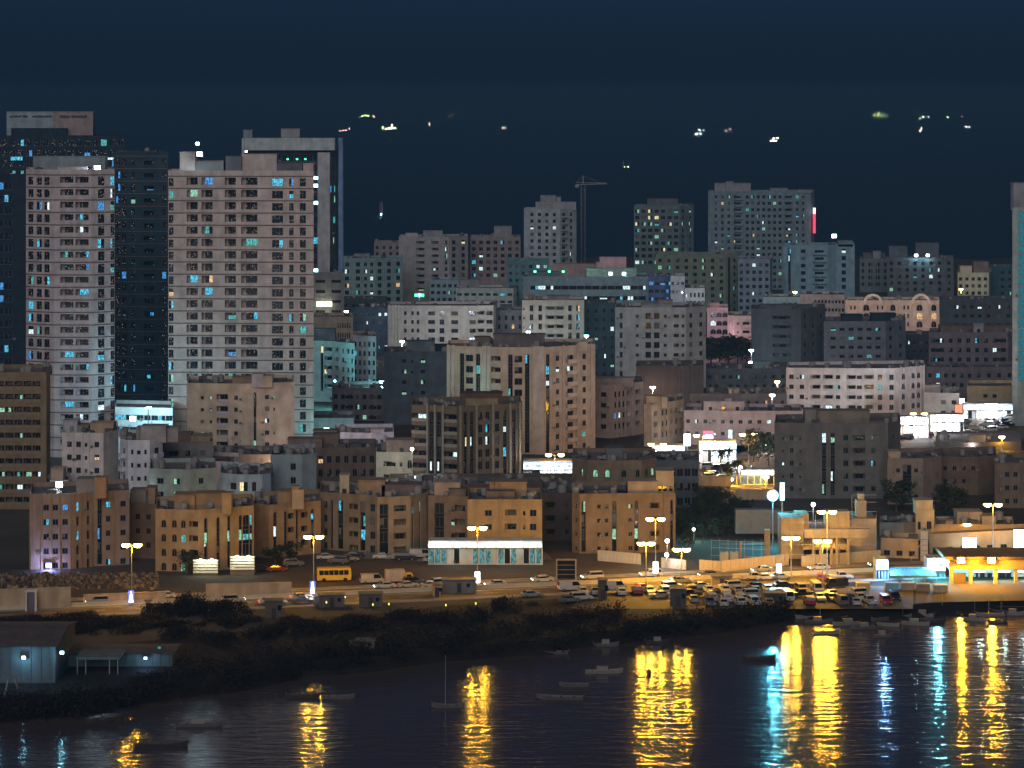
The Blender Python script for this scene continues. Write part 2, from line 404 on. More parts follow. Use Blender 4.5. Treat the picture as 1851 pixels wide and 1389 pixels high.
def B(name, label, D, ytop, pts, col, pats, fh=3.2, vis=None, depth=18, lit=.09, pal='ccwg', top=1.3, roof=(), clutter=6,
      glass=None, frame=None, cat='building', ac=.0, trim=None, band=None, group=None, zb=GZ, sill=1.0, parapet=True):
    """a building from its roof outline: pts = (photo column, metres behind D | photo row of the roof edge)"""
    rg = random.Random(hash_(name+label))
    if D < 1000 and not ac and band is None: ac = .12
    if D > 900: k_ = min(1, (D-900)/350); col = (col[0]*(1-.2*k_), col[1]*(1-.03*k_), col[2])  # far walls coloured cooler with distance, haze put into the base colour
    zr = PZ(ytop, D); Dv = []
    for x, o in pts:
        Dv.append((x, D+o if abs(o) < 100 else F*(H-zr)/(o-HY)))
    pw = [Vector((PX(x, d), d, 0)) for x, d in Dv]
    org = min(pw, key=lambda q: q.y).copy()
    root = thing(name, label, cat, (org.x, org.y, zb), 0, group)
    lp = [(q-org) for q in pw]; zt = zr-zb
    zv = (PZ(vis, D)-zb-2.0) if vis else 0
    mid = sum(pw, Vector())/len(pw); bd = Vector((mid.x, mid.y, 0)).normalized()*depth
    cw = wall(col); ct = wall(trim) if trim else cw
    mw = M()
    for i in range(len(lp)-1):
        facade(mw, root, lp[i], lp[i+1], zt, 0, zv, pats[min(i, len(pats)-1)], fh, top, lit, pal, glass or GLASS, frame or FRAME, rg, ct, ac, sill, band)
    back = [lp[-1]+bd, lp[0]+bd]; ring = lp+back
    for a, b in ((lp[-1], back[0]), (back[0], back[1]), (back[1], lp[0])):
        mw.quad((a.x, a.y, 0), (b.x, b.y, 0), (b.x, b.y, zt), (a.x, a.y, zt), 0)
    # inner face and coping of the parapet
    ctr = sum(ring, Vector())/len(ring); inn = [q+(ctr-q).normalized()*.35 for q in ring]; ph = min(1.0, zt*.2)
    for i in range(len(ring)):
        a, b, c, d = ring[i], ring[(i+1) % len(ring)], inn[(i+1) % len(ring)], inn[i]
        mw.quad((a.x, a.y, zt), (b.x, b.y, zt), (c.x, c.y, zt), (d.x, d.y, zt), 0)
        mw.quad((d.x, d.y, zt), (c.x, c.y, zt), (c.x, c.y, zt-ph), (d.x, d.y, zt-ph), 0)
    mw.build('wall', [cw, GLASS], root)
    mr = M(); mr.poly([(q.x, q.y, zt-ph) for q in inn]); roof_o = mr.build('roof', [ROOF], root)
    # rooftop rooms: (x left, x right, photo row of top, metres behind front, colour, pattern, depth)
    for r in roof:
        xl, xr, yt = r[:3]; off = r[3] if len(r) > 3 and r[3] is not None else 5; c = r[4] if len(r) > 4 and r[4] else col
        pt = r[5] if len(r) > 5 else ''; dp = r[6] if len(r) > 6 else 5
        d = D+off; z1 = PZ(yt, d)-zb; x0, x1 = PX(xl, d)-org.x, PX(xr, d)-org.x; y0 = d-org.y; z0 = zt-ph+.01
        if z1 < z0+.3: continue
        m = M(); m.box(x0, x1, y0, y0+dp, z0, z1, 0); m.box(x0-.15, x1+.15, y0-.15, y0+dp+.15, z1, z1+.2, 0)
        if pt:
            nn = int(pt)
            for k in range(nn):
                cx_ = x0+(x1-x0)*(k+.5)/nn; hw = min(.5, (x1-x0)/nn*.3); m.box(cx_-hw, cx_+hw, y0-.04, y0+.02, z0+.9, z0+2.0, 1)
        m.build('roof_house', [wall(c), GLASS], roof_o)
    f0, f1 = inn[0], inn[len(lp)-1]
    for k in range(int(clutter*(2.6 if D < 900 else 1.7))):
        t = rg.uniform(.05, .95); i = min(int(t*(len(lp)-1)), len(lp)-2); tt = t*(len(lp)-1)-i
        q = inn[i].lerp(inn[i+1], tt)+bd*rg.uniform(.08, .7)
        kk = rg.choice((0, 0, 1, 2, 2, 3, 4, 5, 2)); sc = rg.uniform(.75, 1.1)
        put(('water_tank', 'water_tank', 'satellite_dish', 'cooling_unit', 'aerial', 'water_tank')[kk], tank_mesh(kk), roof_o, (q.x, q.y, zt-ph), rg.uniform(-.4, .4), (sc, sc, sc))
    return root
def hash_(s):
    h = 7
    for ch in s: h = (h*131+ord(ch)) % 1000003
    return h
def lamp_part(root, name, px, py, D, size, m, power=0, col=(1, 1, 1), rad=.4, out=.0, boxy=False):
    """a lamp fixed to a building: housing with a glowing face, its light just in front of it"""
    q = P(px, py, D-out)-root.location
    a = M(); s = size
    if boxy: a.box(-s, s, -.1, .1, -s*.3, s*.3, 0)
    else:
        a.box(-s*.5, s*.5, -.05, .25, -s*.4, s*.4, 1); a.quad((-s*.45, -.06, -s*.35), (s*.45, -.06, -s*.35), (s*.45, -.06, s*.35), (-s*.45, -.06, s*.35), 0)
        a.box(-.06, .06, .0, .9, -.06, .06, 1)
    o = a.build(name, [m, DARKM], root, q)
    if power: light('bulb', o, (0, -.6, -.2), col, power, rad)
    return o

# ------------------------------------------------------------------ the setting: water, land, road, lots
def water_mat(name, rough, dist, base=(.075, .06, .055)):
    m, t, b = nodes_of(name); L = t.links.new
    b.inputs['Base Color'].default_value = (*base, 1); b.inputs['Roughness'].default_value = rough; b.inputs['IOR'].default_value = 1.333
    tc = N(t, 'ShaderNodeTexCoord')
    mp = N(t, 'ShaderNodeMapping'); mp.inputs['Scale'].default_value = (.15, .5, 1)
    L(tc.outputs['Object'], mp.inputs['Vector'])
    n1 = N(t, 'ShaderNodeTexNoise'); n1.inputs['Scale'].default_value = 1.0; n1.inputs['Detail'].default_value = 3; n1.inputs['Roughness'].default_value = .55
    L(mp.outputs[0], n1.inputs['Vector'])
    n2 = N(t, 'ShaderNodeTexNoise'); n2.inputs['Scale'].default_value = .05; n2.inputs['Detail'].default_value = 2
    L(tc.outputs['Object'], n2.inputs['Vector'])
    r = N(t, 'ShaderNodeMapRange'); r.inputs['From Min'].default_value = .35; r.inputs['From Max'].default_value = .65; r.inputs['To Min'].default_value = .45; r.inputs['To Max'].default_value = 1
    L(n2.outputs['Fac'], r.inputs['Value'])
    bp = N(t, 'ShaderNodeBump'); bp.inputs['Distance'].default_value = dist; L(r.outputs['Result'], bp.inputs['Strength'])
    L(n1.outputs['Fac'], bp.inputs['Height']); L(bp.outputs[0], b.inputs['Normal'])
    return m
WATER = water_mat('rippled_water', .13, .25); SEA = water_mat('rough_sea', .55, .1, (.016, .042, .068))
m = M(); m.quad((-3000, -200, 0), (3000, -200, 0), (3000, 1200, 0), (-3000, 1200, 0)); setting(m.build('water', [WATER]))
m = M(); m.quad((-40000, 1200, 0), (40000, 1200, 0), (40000, 70000, 0), (-40000, 70000, 0)); setting(m.build('sea', [SEA]))

SHORE = [(-700, 1330), (-300, 1322), (0, 1305), (110, 1299), (190, 1280), (300, 1267), (430, 1251), (505, 1238), (545, 1224), (650, 1218), (800, 1198), (900, 1190), (1000, 1184),
         (1040, 1174), (1140, 1163), (1250, 1151), (1340, 1140), (1400, 1127), (1430, 1118), (1560, 1124), (1700, 1114), (1851, 1107), (2200, 1096), (2700, 1090)]
shore_pts = [(PX(x, gD(y, 0)), gD(y, 0)) for x, y in SHORE]
def shore_at(X):
    for (a, c), (b, d) in zip(shore_pts, shore_pts[1:]):
        if a <= X <= b: return c+(d-c)*(X-a)/(b-a)
    return shore_pts[0][1] if X < shore_pts[0][0] else shore_pts[-1][1]
SOIL = mat('dark_earth', (.014, .012, .010), .95, .35, .15)
DUST = mat('city_ground', (.07, .058, .048), .95, .3, .06)
SAND = mat('sandy_lot', (.10, .07, .045), .95, .22, .12)
ASPH = mat('asphalt', (.13, .10, .065), .85, .2, .3)
PAVE = mat('concrete_paving', (.22, .2, .18), .9, .2, .4)
PAINT = mat('road_paint', (.7, .7, .66), .7, .1)
m = M()
xs = []
fine = []
for (a, c), (b, d) in zip(shore_pts, shore_pts[1:]):
    k = max(1, int((b-a)/4))
    fine += [(a+(b-a)*i/k, c+(d-c)*i/k) for i in range(k)]
fine.append(shore_pts[-1])
rs = random.Random(3)
r0 = [(x, y+rs.uniform(-.5, .5), -.3) for x, y in fine]; r1 = [(x, y+1.2+rs.uniform(-.3, .3), .7+rs.uniform(-.15, .2)) for x, y in fine]
r2 = [(x, y+4.5+rs.uniform(-.5, .5), GZ) for x, y in fine]
for a, b in ((r0, r1), (r1, r2)):
    for i in range(len(a)-1): m.quad(a[i], a[i+1], b[i+1], b[i], 0)
far = [(x*3.2, 1725+rs.uniform(-25, 25), GZ) for x, y in fine]
mid = [(x*1.04, y+46, GZ) for x, y in fine]
for i in range(len(r2)-1):
    m.quad(r2[i], r2[i+1], mid[i+1], mid[i], 0); m.quad(mid[i], mid[i+1], far[i+1], far[i], 1)
    m.quad(far[i], far[i+1], (far[i+1][0], far[i+1][1]+4, -.4), (far[i][0], far[i][1]+4, -.4), 1)
setting(m.build('land', [SOIL, DUST]))

# road: straight dual carriageway running up to the right
RA, RB = Vector((-101.0, 545.6, 0)), Vector((110.6, 597.7, 0)); RU = (RB-RA).normalized(); RN = Vector((-RU.y, RU.x, 0))
def road_pt(s, n, z): q = RA+RU*s+RN*n; return (q.x, q.y, GZ+z)
def strip(name, s0, s1, n0, n1, z, mt):
    m = M(); m.quad(road_pt(s0, n0, z), road_pt(s1, n0, z), road_pt(s1, n1, z), road_pt(s0, n1, z)); return setting(m.build(name, [mt]))
strip('road', -260, 520, 0, 16, .02, ASPH)
def slab(name, s0, s1, n0, n1, z1, mt):
    m = M(); c = [(s0, n0), (s1, n0), (s1, n1), (s0, n1)]
    m.poly([road_pt(a, b, z1) for a, b in c])
    for i in range(4):
        a, b = c[i], c[(i+1) % 4]; m.quad(road_pt(*a, 0), road_pt(*b, 0), road_pt(*b, z1), road_pt(*a, z1))
    return setting(m.build(name, [mt]))
slab('pavement', -260, 520, -2.6, 0, .14, PAVE); slab('pavement', -260, 520, 16, 18.4, .14, PAVE); slab('road_median', -260, 520, 7.4, 8.6, .16, PAVE)
br = thing('light_line_barrier', 'pale barrier added along the middle of the road as a line of light', 'barrier', road_pt(-40, 8.0, .16), math.atan2(RU.y, RU.x))  # added to draw a bright line where the car light trails run
mb_ = M(); mb_.loft([[(x, y, z) for y, z in ((-.3, 0), (-.18, .3), (-.1, .85), (.1, .85), (.18, .3), (.3, 0))] for x in (.02, 5.96)]); bme_ = mb_.mesh('light_line_unit', [mat('light_line_pale', (.42, .35, .24), .8, .1)])
for k in range(58): put('light_line_unit', bme_, br, (k*6.0, 0, 0))
mk = setting(put('road_marking', None))
for n in (.35, 6.95, 9.05, 15.6):
    m = M(); m.quad(road_pt(-260, n-.09, .026), road_pt(520, n-.09, .026), road_pt(520, n+.09, .026), road_pt(-260, n+.09, .026)); m.build('edge_line', [PAINT], mk)
for n in (3.7, 12.3):
    for k in range(-10, 60):
        s = k*9.0
        if -40 < s < 300:
            m = M(); m.quad(road_pt(s, n-.07, .026), road_pt(s+3, n-.07, .026), road_pt(s+3, n+.07, .026), road_pt(s, n+.07, .026)); m.build('lane_dash', [PAINT], mk)
# sandy lot between the road and the front row of houses, paved apron before the shops, the car park by the water
def ground_patch(name, pix, mt, z):
    m = M(); m.poly([G(x, y)+Vector((0, 0, z)) for x, y in pix]); return setting(m.build(name, [mt]))
ground_patch('sandy_lot', [(525, 1062), (1010, 1040), (1270, 1029), (1245, 1008), (1080, 992), (980, 1000), (640, 1006), (470, 1040)], SAND, .008)
ground_patch('shop_apron', [(640, 1009), (770, 1016), (1000, 1012), (985, 998), (760, 1003), (640, 999)], PAVE, .016)
ground_patch('car_park', [(1030, 1101), (1650, 1101), (1652, 1061), (1560, 1059), (1050, 1081)], ASPH, .012)
ground_patch('market_yard', [(1655, 1090), (1851, 1086), (2000, 1060), (1980, 1040), (1655, 1056)], SAND, .012)
ground_patch('scrap_yard', [(-20, 1072), (280, 1066), (300, 1040), (240, 1033), (50, 1036), (-20, 1036)], SAND, .012)
ground_patch('side_street', [(1262, 880), (1300, 905), (1402, 905), (1402, 850), (1402, 822), (1200, 832), (1190, 822), (1400, 806), (1640, 790), (1830, 800), (1851, 770), (1851, 752), (1640, 752), (1420, 790), (1160, 812), (1262, 845)], ASPH, .014)

# ------------------------------------------------------------------ colours of walls
pinkish = (.42, .375, .385); beige = (.44, .36, .30); tan = (.40, .31, .21); brown = (.26, .185, .125); dkbrown = (.16, .12, .095)
grey = (.26, .27, .29); dkgrey = (.12, .13, .15); vdark = (.02, .038, .06); white = (.62, .61, .60); cream = (.56, .50, .40)
teal = (.15, .25, .28); dkteal = (.06, .11, .14); blueg = (.16, .21, .29); rose = (.32, .23, .22); green = (.2, .27, .2); olive = (.22, .23, .17)

# ------------------------------------------------------------------ the high towers on the left
t1 = B('office_tower', 'dark glass tower behind the pale towers, with a long sign wall on its roof', 960, 245, [(-30, 0), (225, 2)], vdark, ['w2.1x2.3*17'],
       3.6, 700, lit=.17, pal='cbbtbc', glass=GLASS_T, clutter=2, top=.8, roof=[(12, 97, 203, 3, (.24, .30, .33)), (97.6, 168, 203, 3.2, (.27, .22, .22)), (20, 120, 233, 1, vdark)])
mm = M()
for x0, x1 in ((17, 38), (40, 48), (58, 80), (82, 95), (108, 126), (129, 156)):
    q = P(x0, 212, 962.7)-t1.location; q2 = P(x1, 209.5, 962.7)-t1.location
    k = q.x
    while k < q2.x-.2:
        ww = rng.uniform(.35, .7); mm.box(k, k+ww, q.y-.06, q.y+.1, q.z, q2.z+rng.uniform(-.05, .25)); k += ww+.13
mm.build('sign_lettering', [DARKM], t1)
lamp_part(t1, 'window_lamp', 30, 287, 959, 2.0, LIT['c'], boxy=True)
lamp_part(t1, 'window_lamp', 201, 287, 959, 1.2, LIT['w'], boxy=True)
B('office_tower', 'dark navy glass wing with a pale roof edge at the left picture edge', 860, 318, [(-40, 0), (45, 3)], vdark, ['w2.4x2.2*4:0:.74'], 3.9, 690, lit=.22, pal='cbcbbt', glass=GLASS_B, clutter=0, trim=(.2, .2, .22))
t2 = B('apartment_tower', 'pale pinkish tower left of the dark gap, with paired balconies up its middle', 785, 307, [(47, 5), (98, .6), (165, 0), (207, 4)], pinkish,
       ['w1.8x2.3@.17 w1.8x2.3@.47 w1.8x2.3@.74', 'd3.8x1.75@.34,.75', 'w2.0x2.6@.43 w1.2x2.6@.92'], 3.55, 842, lit=.38, pal='ccbctcwg', glass=GLASS_T, clutter=3, band=(.13, .105, .105), top=1.5,
       roof=[(60, 190, 284, 8, (.2, .25, .27)), (104, 158, 303, 2.5, pinkish)])
lamp_part(t2, 'rooftop_lamp', 176, 304, 787, 1.9, HEAD_W, 2500, (.6, .85, 1))
t3 = B('apartment_tower', 'narrow dark teal tower squeezed between the two pale towers', 860, 275, [(205, 3), (232, 0), (304, 0)], (.028, .056, .078),
       ['w1.8x2.2@.3,.7', 'w1.3x2.2@.12 b3.0x2.2@.52 w1.3x2.2@.9'], 3.9, 742, lit=.14, pal='bctbg', glass=GLASS_T, clutter=3, band=(.13, .105, .105))
pd = B('podium', 'low podium with a band of blue windows, floodlit cyan between the towers', 778, 738, [(208, 3), (312, 0)], (.5, .55, .56), ['w2.0x1.5*8'], 3.4, 770, lit=.4, pal='bc', clutter=0, top=1.2)
lamp_part(pd, 'floodlight', 240, 757, 775, 1.8, HEAD_W, 0)
fl = thing('floodlight_mast', 'white floodlight on a short mast at the foot of the narrow dark tower', 'floodlight', P(268, 772, 768))
m = M(); m.tube((0, 0, -PZ(772, 768)+GZ), (0, 0, 5), .12, .09); m.build('pole', [STEEL], fl)
m = M(); m.box(-.9, .9, -.3, .3, 5, 5.5, 0); m.quad((-.8, -.31, 5.05), (.8, -.31, 5.05), (.8, -.31, 5.45), (-.8, -.31, 5.45), 1); m.build('lamp_head', [DARKM, HEAD_C], fl)
light('bulb', fl, (0, 1.0, 6.2), (.42, .85, 1), 17000, .5)
t4 = B('apartment_tower', 'broad beige tower with deep balconies and thin dark floor lines', 795, 309, [(304, 2), (567, 0)], (.44, .375, .35),
       ['w1.4x2.3@.02 d3.2x2.15@.165,.268,.428 d4.7x2.15@.558 w3.2x2.2@.752 w1.3x2.2@.847 w1.75x2.3@.926'], 3.53, 790, lit=.2, pal='ccbctog', glass=GLASS_T, clutter=0, band=(.13, .105, .105), top=1.6,
       roof=[(325, 353, 276, 5, None), (353, 404, 292, 6, (.2, .2, .2)), (408, 436, 284, 6, dkgrey), (437, 500, 280, 7, None), (500, 546, 296, 3, dkgrey), (548, 566, 297, 1, None)])
lamp_part(t4, 'rooftop_lamp', 361, 279, 797, 1.7, HEAD_W, 2500, (.6, .9, 1))
lamp_part(t4, 'rooftop_lamp', 357, 260, 797.5, 1.1, HEAD_W)
m = M(); q = P(357, 290, 798)-t4.location; m.tube(q, q+Vector((0, 0, 9)), .12, .04); m.build('aerial_mast', [DARKM], t4)
for x, y in ((571, 322), (571, 336), (571, 367), (571, 489)): lamp_part(t4, 'wall_lamp', x, y, 795.5, 1.2, HEAD_C)
t5 = B('office_tower', 'grey modern tower with a pale crown beam and a tall light fin', 990, 270, [(440, 0), (600, 0), (618, 5)], (.05, .07, .095), ['w2.0x2.4*14', 'w1.4x2.4*2'],
       3.7, 500, lit=.12, pal='ctgb', clutter=0, glass=GLASS_B, roof=[(440, 456, 236, 3, (.22, .27, .29)), (508, 542, 234, 4, grey), (552, 590, 262, 8, dkgrey)])
m = M(); q0 = P(437, 272, 987)-t5.location; q1 = P(605, 250, 987)-t5.location; m.box(q0.x, q1.x, q0.y, q0.y+6, q0.z, q1.z); m.build('crown_beam', [wall((.36, .41, .43))], t5)
m = M(); q0 = P(574, 492, 986)-t5.location; q1 = P(596, 276, 986)-t5.location; m.box(q0.x, q1.x, q0.y, q0.y+3.5, q0.z, q1.z); m.build('light_fin', [wall((.36, .36, .38))], t5)
m = M(); q0 = P(437, 300, 986.5)-t5.location; q1 = P(441, 251, 986.5)-t5.location; m.box(q0.x, q1.x, q0.y, q0.y+3, q0.z, q1.z); m.build('crown_column', [wall((.36, .41, .43))], t5)
m = M(); q0 = P(611, 510, 990)-t5.location; q1 = P(618.5, 250, 990)-t5.location; m.box(q0.x, q1.x, q0.y+2, q0.y+8, q0.z, q1.z); m.build('edge_column', [wall((.16, .24, .40))], t5)
for x in (445, 520, 537, 552): lamp_part(t5, 'crown_lamp', x, 274 if x < 500 else 288, 986, .8, HEAD_W if x < 500 else HEAD_G)
pb = B('podium', 'dark parking podium with a glowing tube lamp beside the broad beige tower', 984, 492, [(565, 0), (622, 0)], (.17, .16, .18), ['w3.4x1.1*2'], 3.6, 600, lit=0, clutter=2)
lamp_part(pb, 'tube_lamp', 586, 550, 982.5, 2.7, emit('tube_lamp_glass', (1, 1, .6), 8), 1500, (1, 1, .5), boxy=True)

# ------------------------------------------------------------------ farthest buildings, left to right
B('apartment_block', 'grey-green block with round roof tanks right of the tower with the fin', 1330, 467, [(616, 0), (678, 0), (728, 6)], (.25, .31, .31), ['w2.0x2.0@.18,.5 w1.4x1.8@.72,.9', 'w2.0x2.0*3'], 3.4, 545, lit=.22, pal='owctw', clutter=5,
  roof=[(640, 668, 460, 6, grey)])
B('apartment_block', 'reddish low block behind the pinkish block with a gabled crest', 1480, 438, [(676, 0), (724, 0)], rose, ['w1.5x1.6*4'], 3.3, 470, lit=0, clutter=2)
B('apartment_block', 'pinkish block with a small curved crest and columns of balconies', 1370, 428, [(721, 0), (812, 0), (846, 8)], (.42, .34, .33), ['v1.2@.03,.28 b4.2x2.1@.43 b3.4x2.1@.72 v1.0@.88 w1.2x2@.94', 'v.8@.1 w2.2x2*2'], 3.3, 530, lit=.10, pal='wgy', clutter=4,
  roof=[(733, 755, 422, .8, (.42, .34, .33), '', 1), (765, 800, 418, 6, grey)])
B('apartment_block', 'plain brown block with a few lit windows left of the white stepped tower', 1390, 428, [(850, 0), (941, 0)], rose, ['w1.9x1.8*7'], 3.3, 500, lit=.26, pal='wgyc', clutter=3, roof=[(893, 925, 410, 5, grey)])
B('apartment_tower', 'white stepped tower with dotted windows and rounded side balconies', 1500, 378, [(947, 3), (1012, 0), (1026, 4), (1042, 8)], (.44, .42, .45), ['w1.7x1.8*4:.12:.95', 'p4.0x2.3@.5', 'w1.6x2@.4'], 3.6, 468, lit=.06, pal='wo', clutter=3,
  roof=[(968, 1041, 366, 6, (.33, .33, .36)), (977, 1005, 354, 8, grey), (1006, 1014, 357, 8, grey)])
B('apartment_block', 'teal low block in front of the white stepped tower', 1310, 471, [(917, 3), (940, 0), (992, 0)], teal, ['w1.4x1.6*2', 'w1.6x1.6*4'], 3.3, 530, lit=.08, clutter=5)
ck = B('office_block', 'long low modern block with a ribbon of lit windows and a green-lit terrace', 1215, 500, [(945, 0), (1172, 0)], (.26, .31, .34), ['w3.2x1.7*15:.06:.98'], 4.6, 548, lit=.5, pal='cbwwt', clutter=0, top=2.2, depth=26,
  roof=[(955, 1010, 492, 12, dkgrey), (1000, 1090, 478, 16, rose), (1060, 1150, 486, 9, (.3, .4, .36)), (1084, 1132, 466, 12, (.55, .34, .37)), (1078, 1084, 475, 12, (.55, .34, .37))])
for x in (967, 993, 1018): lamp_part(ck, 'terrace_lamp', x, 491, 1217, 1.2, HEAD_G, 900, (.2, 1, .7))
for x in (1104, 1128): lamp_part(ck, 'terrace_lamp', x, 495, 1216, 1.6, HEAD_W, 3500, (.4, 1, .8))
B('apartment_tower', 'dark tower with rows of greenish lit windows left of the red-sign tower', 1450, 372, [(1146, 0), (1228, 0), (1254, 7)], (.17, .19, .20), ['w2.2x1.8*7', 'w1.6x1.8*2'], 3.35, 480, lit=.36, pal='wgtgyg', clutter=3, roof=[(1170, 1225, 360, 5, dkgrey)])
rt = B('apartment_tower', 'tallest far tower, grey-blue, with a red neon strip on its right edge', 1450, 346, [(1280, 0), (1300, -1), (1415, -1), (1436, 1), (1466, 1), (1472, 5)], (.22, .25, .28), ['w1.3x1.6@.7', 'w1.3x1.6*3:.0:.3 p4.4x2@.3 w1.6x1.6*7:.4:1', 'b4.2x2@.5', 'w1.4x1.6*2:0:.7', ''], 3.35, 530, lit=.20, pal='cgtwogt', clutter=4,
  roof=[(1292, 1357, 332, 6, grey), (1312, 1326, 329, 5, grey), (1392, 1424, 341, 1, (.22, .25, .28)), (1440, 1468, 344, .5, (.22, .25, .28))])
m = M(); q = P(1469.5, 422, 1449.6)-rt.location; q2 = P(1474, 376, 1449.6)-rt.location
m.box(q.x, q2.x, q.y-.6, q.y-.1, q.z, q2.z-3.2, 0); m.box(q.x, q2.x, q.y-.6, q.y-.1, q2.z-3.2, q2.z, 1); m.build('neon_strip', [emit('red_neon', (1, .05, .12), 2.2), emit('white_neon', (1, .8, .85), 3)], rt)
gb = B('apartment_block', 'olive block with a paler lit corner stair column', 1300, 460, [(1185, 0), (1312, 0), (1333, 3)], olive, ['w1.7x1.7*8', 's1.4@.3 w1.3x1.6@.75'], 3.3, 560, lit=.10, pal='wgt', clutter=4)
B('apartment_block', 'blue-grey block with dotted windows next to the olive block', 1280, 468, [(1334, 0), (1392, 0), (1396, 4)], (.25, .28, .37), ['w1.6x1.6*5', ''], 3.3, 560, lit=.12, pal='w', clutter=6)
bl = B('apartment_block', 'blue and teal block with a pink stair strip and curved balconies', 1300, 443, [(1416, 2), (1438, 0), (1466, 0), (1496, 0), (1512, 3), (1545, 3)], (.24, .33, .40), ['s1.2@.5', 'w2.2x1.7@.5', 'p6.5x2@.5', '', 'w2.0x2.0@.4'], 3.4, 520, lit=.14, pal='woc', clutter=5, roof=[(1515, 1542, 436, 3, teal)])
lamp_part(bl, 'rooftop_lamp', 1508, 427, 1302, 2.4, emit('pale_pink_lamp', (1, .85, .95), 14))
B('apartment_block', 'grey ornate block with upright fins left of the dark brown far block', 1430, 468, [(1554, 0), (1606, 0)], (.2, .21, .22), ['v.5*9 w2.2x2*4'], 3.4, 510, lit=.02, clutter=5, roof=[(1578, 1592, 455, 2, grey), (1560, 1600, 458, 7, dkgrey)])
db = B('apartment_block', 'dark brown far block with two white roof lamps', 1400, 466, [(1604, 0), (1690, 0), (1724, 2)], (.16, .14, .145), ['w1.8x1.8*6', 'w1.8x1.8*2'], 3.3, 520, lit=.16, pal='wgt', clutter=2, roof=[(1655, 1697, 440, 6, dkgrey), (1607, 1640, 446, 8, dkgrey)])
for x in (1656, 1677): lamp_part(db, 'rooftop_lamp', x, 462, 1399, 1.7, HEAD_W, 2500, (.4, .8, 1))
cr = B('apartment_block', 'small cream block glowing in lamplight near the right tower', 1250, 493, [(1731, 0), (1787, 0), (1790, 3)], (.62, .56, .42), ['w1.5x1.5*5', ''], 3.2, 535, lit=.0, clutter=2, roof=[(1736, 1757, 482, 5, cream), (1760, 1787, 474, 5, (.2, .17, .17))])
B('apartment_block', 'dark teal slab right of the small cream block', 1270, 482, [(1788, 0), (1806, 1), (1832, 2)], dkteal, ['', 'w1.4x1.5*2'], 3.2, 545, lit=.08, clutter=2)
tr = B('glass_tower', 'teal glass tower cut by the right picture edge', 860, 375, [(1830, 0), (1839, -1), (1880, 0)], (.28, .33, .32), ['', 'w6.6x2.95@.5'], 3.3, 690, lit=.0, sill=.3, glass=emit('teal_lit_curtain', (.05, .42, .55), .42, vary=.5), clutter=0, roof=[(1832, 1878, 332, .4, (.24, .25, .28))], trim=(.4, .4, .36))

# ------------------------------------------------------------------ second rank
B('low_block', 'pale teal low block with square windows behind the green twin lamps', 1340, 506, [(777, 0), (829, 0)], (.3, .37, .4), ['w1.7x1.6*5'], 3.3, 545, lit=.06, clutter=3)
ll = B('low_block', 'long low whitish block with a bright right end', 1300, 521, [(824, 1), (928, 0), (934, 3)], (.52, .49, .47), ['w2.2x1.2*8', ''], 3.4, 560, lit=.05, clutter=5, roof=[(832, 865, 507, 6, grey)])
B('low_block', 'small blue-lit block behind the ribbon-window block', 1190, 500, [(1172, 0), (1214, 0)], (.10, .12, .24), ['w2.0x1.6*4'], 3.4, 548, lit=.4, pal='bbc', clutter=3)
B('low_block', 'narrow white block with one dark window row beside the blue-lit block', 1180, 499, [(1212, 0), (1238, 0)], (.42, .42, .46), ['w1.4x1.3*3'], 3.6, 535, lit=0, clutter=2)
B('low_block', 'white gabled block with tall window pairs behind the grey block', 1175, 521, [(1238, 0), (1274, 0)], (.5, .48, .49), ['w.8x2.0*5'], 3.4, 548, lit=0, clutter=4)
B('low_block', 'pale blue low block with a flat white wall below the blue-grey block', 1190, 537, [(1380, 0), (1446, 0)], (.38, .46, .5), ['w1.4x1.2*3:.5:.95'], 3.4, 565, lit=.2, pal='c', clutter=4)
ar = B('arcade_block', 'peach floodlit block crowned by two round arches', 1100, 543, [(1528, 0), (1700, 0)], (.58, .45, .39), ['v.6@.02,.13,.3,.44,.56,.7,.88,.98 a2.6x2.6@.22,.78 w.7x1.6@.06,.1,.34,.39,.62,.66 a2.2x2.6@.5,.93'], 3.3, 615, lit=.10, pal='yo', clutter=8)
for xa in (1578, 1665):
    m = M(); n = 14; c = P(xa, 549, 1099.5)-ar.location; ro, ri = 3.9, 2.9
    for k in range(n):
        a, b = math.pi*k/n, math.pi*(k+1)/n
        pr = [c+Vector((math.cos(t)*r, o, math.sin(t)*r)) for t, r, o in ((a, ri, 0), (b, ri, 0), (b, ro, 0), (a, ro, 0), (a, ri, 1), (b, ri, 1), (b, ro, 1), (a, ro, 1))]
        m.poly(pr[:4]); m.poly([pr[3], pr[2], pr[6], pr[7]]); m.poly([pr[1], pr[0], pr[4], pr[5]]); m.poly([pr[7], pr[6], pr[5], pr[4]])
    m.build('roof_arch', [wall((.6, .55, .5))], ar)
B('arcade_block', 'pinkish side wing with rows of small windows left of the arched block', 1120, 533, [(1447, 3), (1527, 0)], (.5, .39, .37), ['w.9x1.3*9:.3:1'], 3.3, 580, lit=0, clutter=4)
pk = B('shop_house', 'small block lit hot pink by neon, far behind the grey block', 1095, 556, [(1278, 0), (1316, 0)], (.6, .42, .45), ['a2.4x2.0*3:.15:1'], 3.3, 620, lit=.2, pal='wc', clutter=0, roof=[(1283, 1300, 549, 3, (.6, .4, .42))])
B('shop_house', 'beige house with three stacked balconies right of the pink block', 1085, 571, [(1315, 4), (1327, 0), (1360, 0)], (.5, .42, .39), ['', 'w.7x.9@.2 p4.0x1.9@.65'], 3.3, 628, lit=.1, pal='w', clutter=4)
